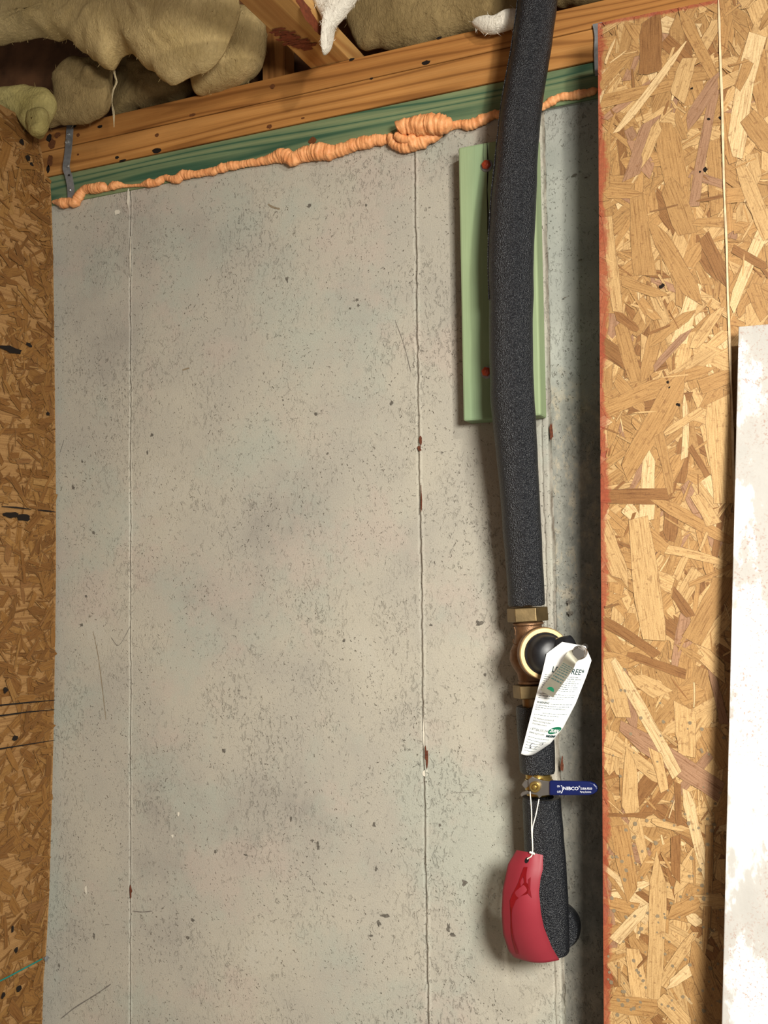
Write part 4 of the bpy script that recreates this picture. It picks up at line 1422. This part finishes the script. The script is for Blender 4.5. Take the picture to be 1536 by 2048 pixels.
# ------------------------------------------------------------------ ball valve with blue lever
def build_ball_valve():
    P = on_y(1078, 1569, YP)
    s = mpp(P)
    ax = (on_y(1076, 1548, YP) - on_y(1081, 1592, YP)).normalized()
    r = empty('ball_valve', tuple(on_y(1081, 1592, YP)), 'brass ball valve with blue lever handle turned to the right', 'valve')
    mb = MB()
    mb.lathe(P, ax, [(-21 * s, 24 * s), (-18 * s, 27 * s), (-9 * s, 27 * s), (-7 * s, 29 * s), (7 * s, 29 * s), (9 * s, 27 * s), (14 * s, 27 * s), (15 * s, 25 * s), (24 * s, 25 * s)], 32)
    mb.build('body', MAT['brass'], r, smooth=True)
    yl = -.096
    c = on_y(1071, 1573, yl)
    mb = MB()
    mb.lathe((c.x, yl + .008, c.z), (0, -1, 0), [(-.024, 12 * s), (.004, 12 * s)], 20)
    mb.build('stem', MAT['brass'], r, smooth=True)
    # steel lever plate with bent stop tabs
    mb = MB()
    pl = [(1056, 1560), (1064, 1553), (1070, 1556), (1084, 1561), (1100, 1563), (1100, 1590), (1084, 1592), (1078, 1597), (1074, 1590), (1060, 1588), (1057, 1574)]
    mb.slab([on_y(x, y, yl)for x, y in pl][::-1], (0, .0025, 0))
    pl = [(1043, 1570), (1048, 1562), (1053, 1560), (1058, 1563), (1058, 1572), (1050, 1578)]
    mb.slab([on_y(x, y, yl + .004) for x, y in pl][::-1], (0, .006, 0))
    pl = [(1040, 1590), (1043, 1585), (1054, 1581), (1062, 1584), (1060, 1588), (1048, 1590), (1043, 1594)]
    mb.slab([on_y(x, y, yl + .004) for x, y in pl][::-1], (0, .006, 0))
    mb.build('lever', MAT['steel'], r, bevel=.0008)
    mb = MB()
    q = Vector((c.x, yl, c.z))
    mb.lathe(q, (0, -1, 0), [(-.0005, 10.5 * s), (.0045, 10.5 * s), (.0055, 9 * s), (.0055, 6 * s), (.004, 5.5 * s)], 6 * 5, mi=0)
    mb.lathe(q, (0, -1, 0), [(.003, 5.5 * s), (.0078, 4.5 * s), (.0085, 2.5 * s), (.0085, .1 * s)], 16)
    k = mb.build('nut', MAT['brass'], r, smooth=True)
    k['label'] = 'yellow brass nut'
    # blue dipped grip
    mb = MB()
    yg = yl - .0035
    pl = [(1098, 1562), (1130, 1562.5), (1165, 1563), (1180, 1564), (1188, 1567), (1194, 1573), (1195.5, 1578), (1193, 1584), (1186, 1589), (1176, 1591), (1140, 1591), (1098, 1591)]
    mb.slab([on_y(x, y, yg) for x, y in pl][::-1], (0, .008, 0))
    P0 = on_y(1100, 1577, yg - .0004)
    ex = (on_y(1190, 1578, yg) - on_y(1100, 1577, yg))
    m_ = ex.length / 90
    ex.normalize()
    t = MB()

    def put(body, px, py, h, wpx=None, bold=0.0):
        vs, fs = text_geo(body, 1.0, bold=bold)
        hh = h * m_ / .70
        sx = hh
        if wpx: sx = wpx * m_ / max(p[0] for p in vs)
        o_ = on_y(px, py, yg - .0004)
        t.add([(o_.x + x * sx * ex.x, yg - .0004, o_.z + y * hh + x * sx * ex.z) for x, y, _ in vs], fs)
    put('NIBCO', 1126, 1580, 6.5, 31, .012)
    put('\u00ae', 1157, 1575, 3.2)
    put('DURA-PEX\u00ae', 1161, 1579.5, 4.6, 23)
    put('Piping Systems', 1160, 1585, 3.2, 22)
    put('ON', 1114, 1574.5, 4, 5.5)
    put('OFF', 1114, 1585.5, 4, 8)
    arc = [on_y(1121 + 4.2 * math.cos(math.radians(a)), 1578.5 - 8 * math.sin(math.radians(a)), yg - .0004) for a in range(-80, 81, 16)]
    t.add(*strip([tuple(p) for p in arc], .0009))
    mb.add(t.v, t.f, 1)
    g = mb.build('grip', [MAT['blue'], MAT['white_ink']], r, bevel=.0022)
    g['label'] = 'blue dipped lever grip with white print'


build_ball_valve()

# ------------------------------------------------------------------ red tag on its string
RL = [(0, 1033, 1700), (.12, 1016, 1728), (.36, 1005, 1781), (.57, 1003, 1826), (.76, 1006, 1868), (.92, 1017, 1902), (1, 1028, 1915)]
RR = [(0, 1086, 1710), (.12, 1086, 1738), (.24, 1081, 1757), (.36, 1078, 1785), (.54, 1082, 1826), (.68, 1088, 1855), (.86, 1104, 1895), (1, 1119, 1920)]


def red_pt(u, v, lift=0.0):
    (lx, ly), (rx, ry) = interp(RL, v), interp(RR, v)
    x, y = lx + (rx - lx) * u, ly + (ry - ly) * u + 8 * v ** 3 * math.sin(math.pi * u)
    dep = -.110 - .016 * math.sin(math.pi * v) + .016 * v * v - .008 * math.sin(math.pi * min(1, u * 1.05)) + .010 * (1 - u) ** 2
    return on_y(x, y, dep - lift)


def red_uv(px, py):
    best = None
    for i in range(121):
        for j in range(181):
            u, v = i / 120, j / 180
            (lx, ly), (rx, ry) = interp(RL, v), interp(RR, v)
            x, y = lx + (rx - lx) * u, ly + (ry - ly) * u + 8 * v ** 3 * math.sin(math.pi * u)
            d = (x - px) ** 2 + (y - py) ** 2
            if best is None or d < best[0]: best = (d, u, v)
    return best[1:]


def build_red_tag():
    r = empty('red_tag', tuple(red_pt(.5, 0)), 'curved red plastic tag tied under the blue lever in front of the sleeve', 'tag')
    nu, nv = 16, 40
    mb = MB()
    vs, fs = [], []
    W = nu + 1
    for lay in (0, 1):
        for j in range(nv + 1):
            for i in range(W): vs.append(red_pt(i / nu, j / nv, -.0009 * lay))
    n0 = W * (nv + 1)
    for j in range(nv):
        for i in range(nu):
            q = (j * W + i, (j + 1) * W + i, (j + 1) * W + i + 1, j * W + i + 1)
            fs += [q, tuple(n0 + k for k in q[::-1])]
    rim = [i for i in range(W)] + [j * W + nu for j in range(1, nv + 1)] + [nv * W + i for i in range(nu - 1, -1, -1)] + [j * W for j in range(nv - 1, 0, -1)]
    for k in range(len(rim)):
        a, b = rim[k], rim[(k + 1) % len(rim)]
        fs.append((a, b, n0 + b, n0 + a))
    mb.add(vs, fs)
    Z = lambda a, b: (960 + a * .2246, 1500 + b * .2246)
    def patch(zs, mi, lift=.0012):
        c = [red_uv(*Z(*p)) for p in zs]
        mb.add([red_pt(u, v, lift) for u, v in c], [tuple(range(len(c)))], mi)
    patch([(390, 1040), (422, 1040), (412, 1110), (365, 1110)], 1)
    patch([(365, 1110), (412, 1110), (414, 1180), (395, 1180), (388, 1130), (370, 1150), (358, 1180), (340, 1180)], 1)
    patch([(340, 1180), (358, 1180), (365, 1215), (395, 1180), (414, 1180), (425, 1190), (440, 1240), (420, 1280), (365, 1300), (320, 1340), (290, 1410), (268, 1400), (268, 1340), (290, 1280)], 1)
    patch([(430, 1150), (452, 1132), (448, 1240), (462, 1320), (425, 1275)], 1)
    st = [(268, 1400, 288), (272, 1460, 285), (273, 1520, 284), (276, 1580, 287), (281, 1640, 295), (288, 1690, 306), (298, 1740, 322), (312, 1780, 338), (324, 1815, 346)]
    for (a0, b0, c0), (a1, b1, c1) in zip(st[:-1], st[1:]):
        patch([(a0, b0), (c0, b0), (c1, b1), (a1, b1)], 1)
    u, v = red_uv(1053.5, 1721)
    c = [red_pt(u + .065 * math.cos(t / 16 * 6.283) + .0 * t, v + .026 * math.sin(t / 16 * 6.283), .0005) for t in range(16)]
    mb.add(c, [tuple(range(16))], 2)
    mb.build('plate', [MAT['red'], MAT['red_gloss'], MAT['hole_black']], r, smooth=True, sharp=60)
    mb = MB()
    a = red_pt(u, v - .01, .001)
    kn = red_pt(u + .12, v - .065, .003)
    mid = on_y(1064, 1660, -.105)
    for px, py, yy in ((1060, 1583, -.1025), (1078, 1598, -.0995)):
        pts = smooth_path([tuple(on_y(px, py, yy)), tuple(on_y((px + 1064) / 2 + 1, (py + 1660) / 2, -.1025)), tuple(mid + Vector((.0006 if px > 1070 else -.0006, 0, 0))), tuple(kn), tuple(a)], 6)
        mb.tube(pts, .00085, 8)
    mb.tube([kn + Vector((-.004, -.001, .0015)), kn + Vector((.004, -.001, -.0005))], .0016, 8)
    k = mb.build('tie_string', MAT['wire'], r, smooth=True)
    k['label'] = 'white tie string'


build_red_tag()

# ------------------------------------------------------------------ teal mason's string and its nail on the left wall
mb = MB()
a, b = on_x(-60, 1992, XL + .004), on_x(84, 1918, XL + .004)
mb.tube([a, (a + b) / 2 + Vector((0, 0, -.001)), b], .0014, 8)
tag(mb.build('mason_string', MAT['teal'], smooth=True), 'teal string stretched along the lower left strand board wall', 'string')
mb = MB()
c = on_x(86, 1916, XL - .0005)
mb.lathe(c, (1, 0, 0), [(0, .0018), (.008, .0018), (.008, .0055), (.0095, .0055), (.0105, .003)], 14)
tag(mb.build('nail', MAT['galv'], smooth=True), 'nail head holding the end of the teal string', 'nail')


# ------------------------------------------------------------------ white board leaning at right
def build_board():
    yt, yb = Y_P1 - .030, Y_P1 - .085
    tl = on_y(1477, 653, yt)
    bl = on_y(1443, 2060, yb)
    k = (tl.z - 0) / (tl.z - bl.z)
    bot = tl + (bl - tl) * k
    tr_ = on_y(1560, 646, yt)
    wdir = (tr_ - tl).normalized()
    wd = wdir * .42
    nrm = (bl - tl).cross(wd).normalized()
    if nrm.y > 0: nrm = -nrm
    mb = MB()
    mb.slab([tl, bot, bot + wd, tl + wd], -nrm * .0125)
    mb.add([], [])
    o = mb.build('plaster_board', MAT['board'], bevel=.0015)
    tag(o, 'white smeared plaster board leaning against the strand board at right', 'board')


build_board()
bpy.context.view_layer.update()
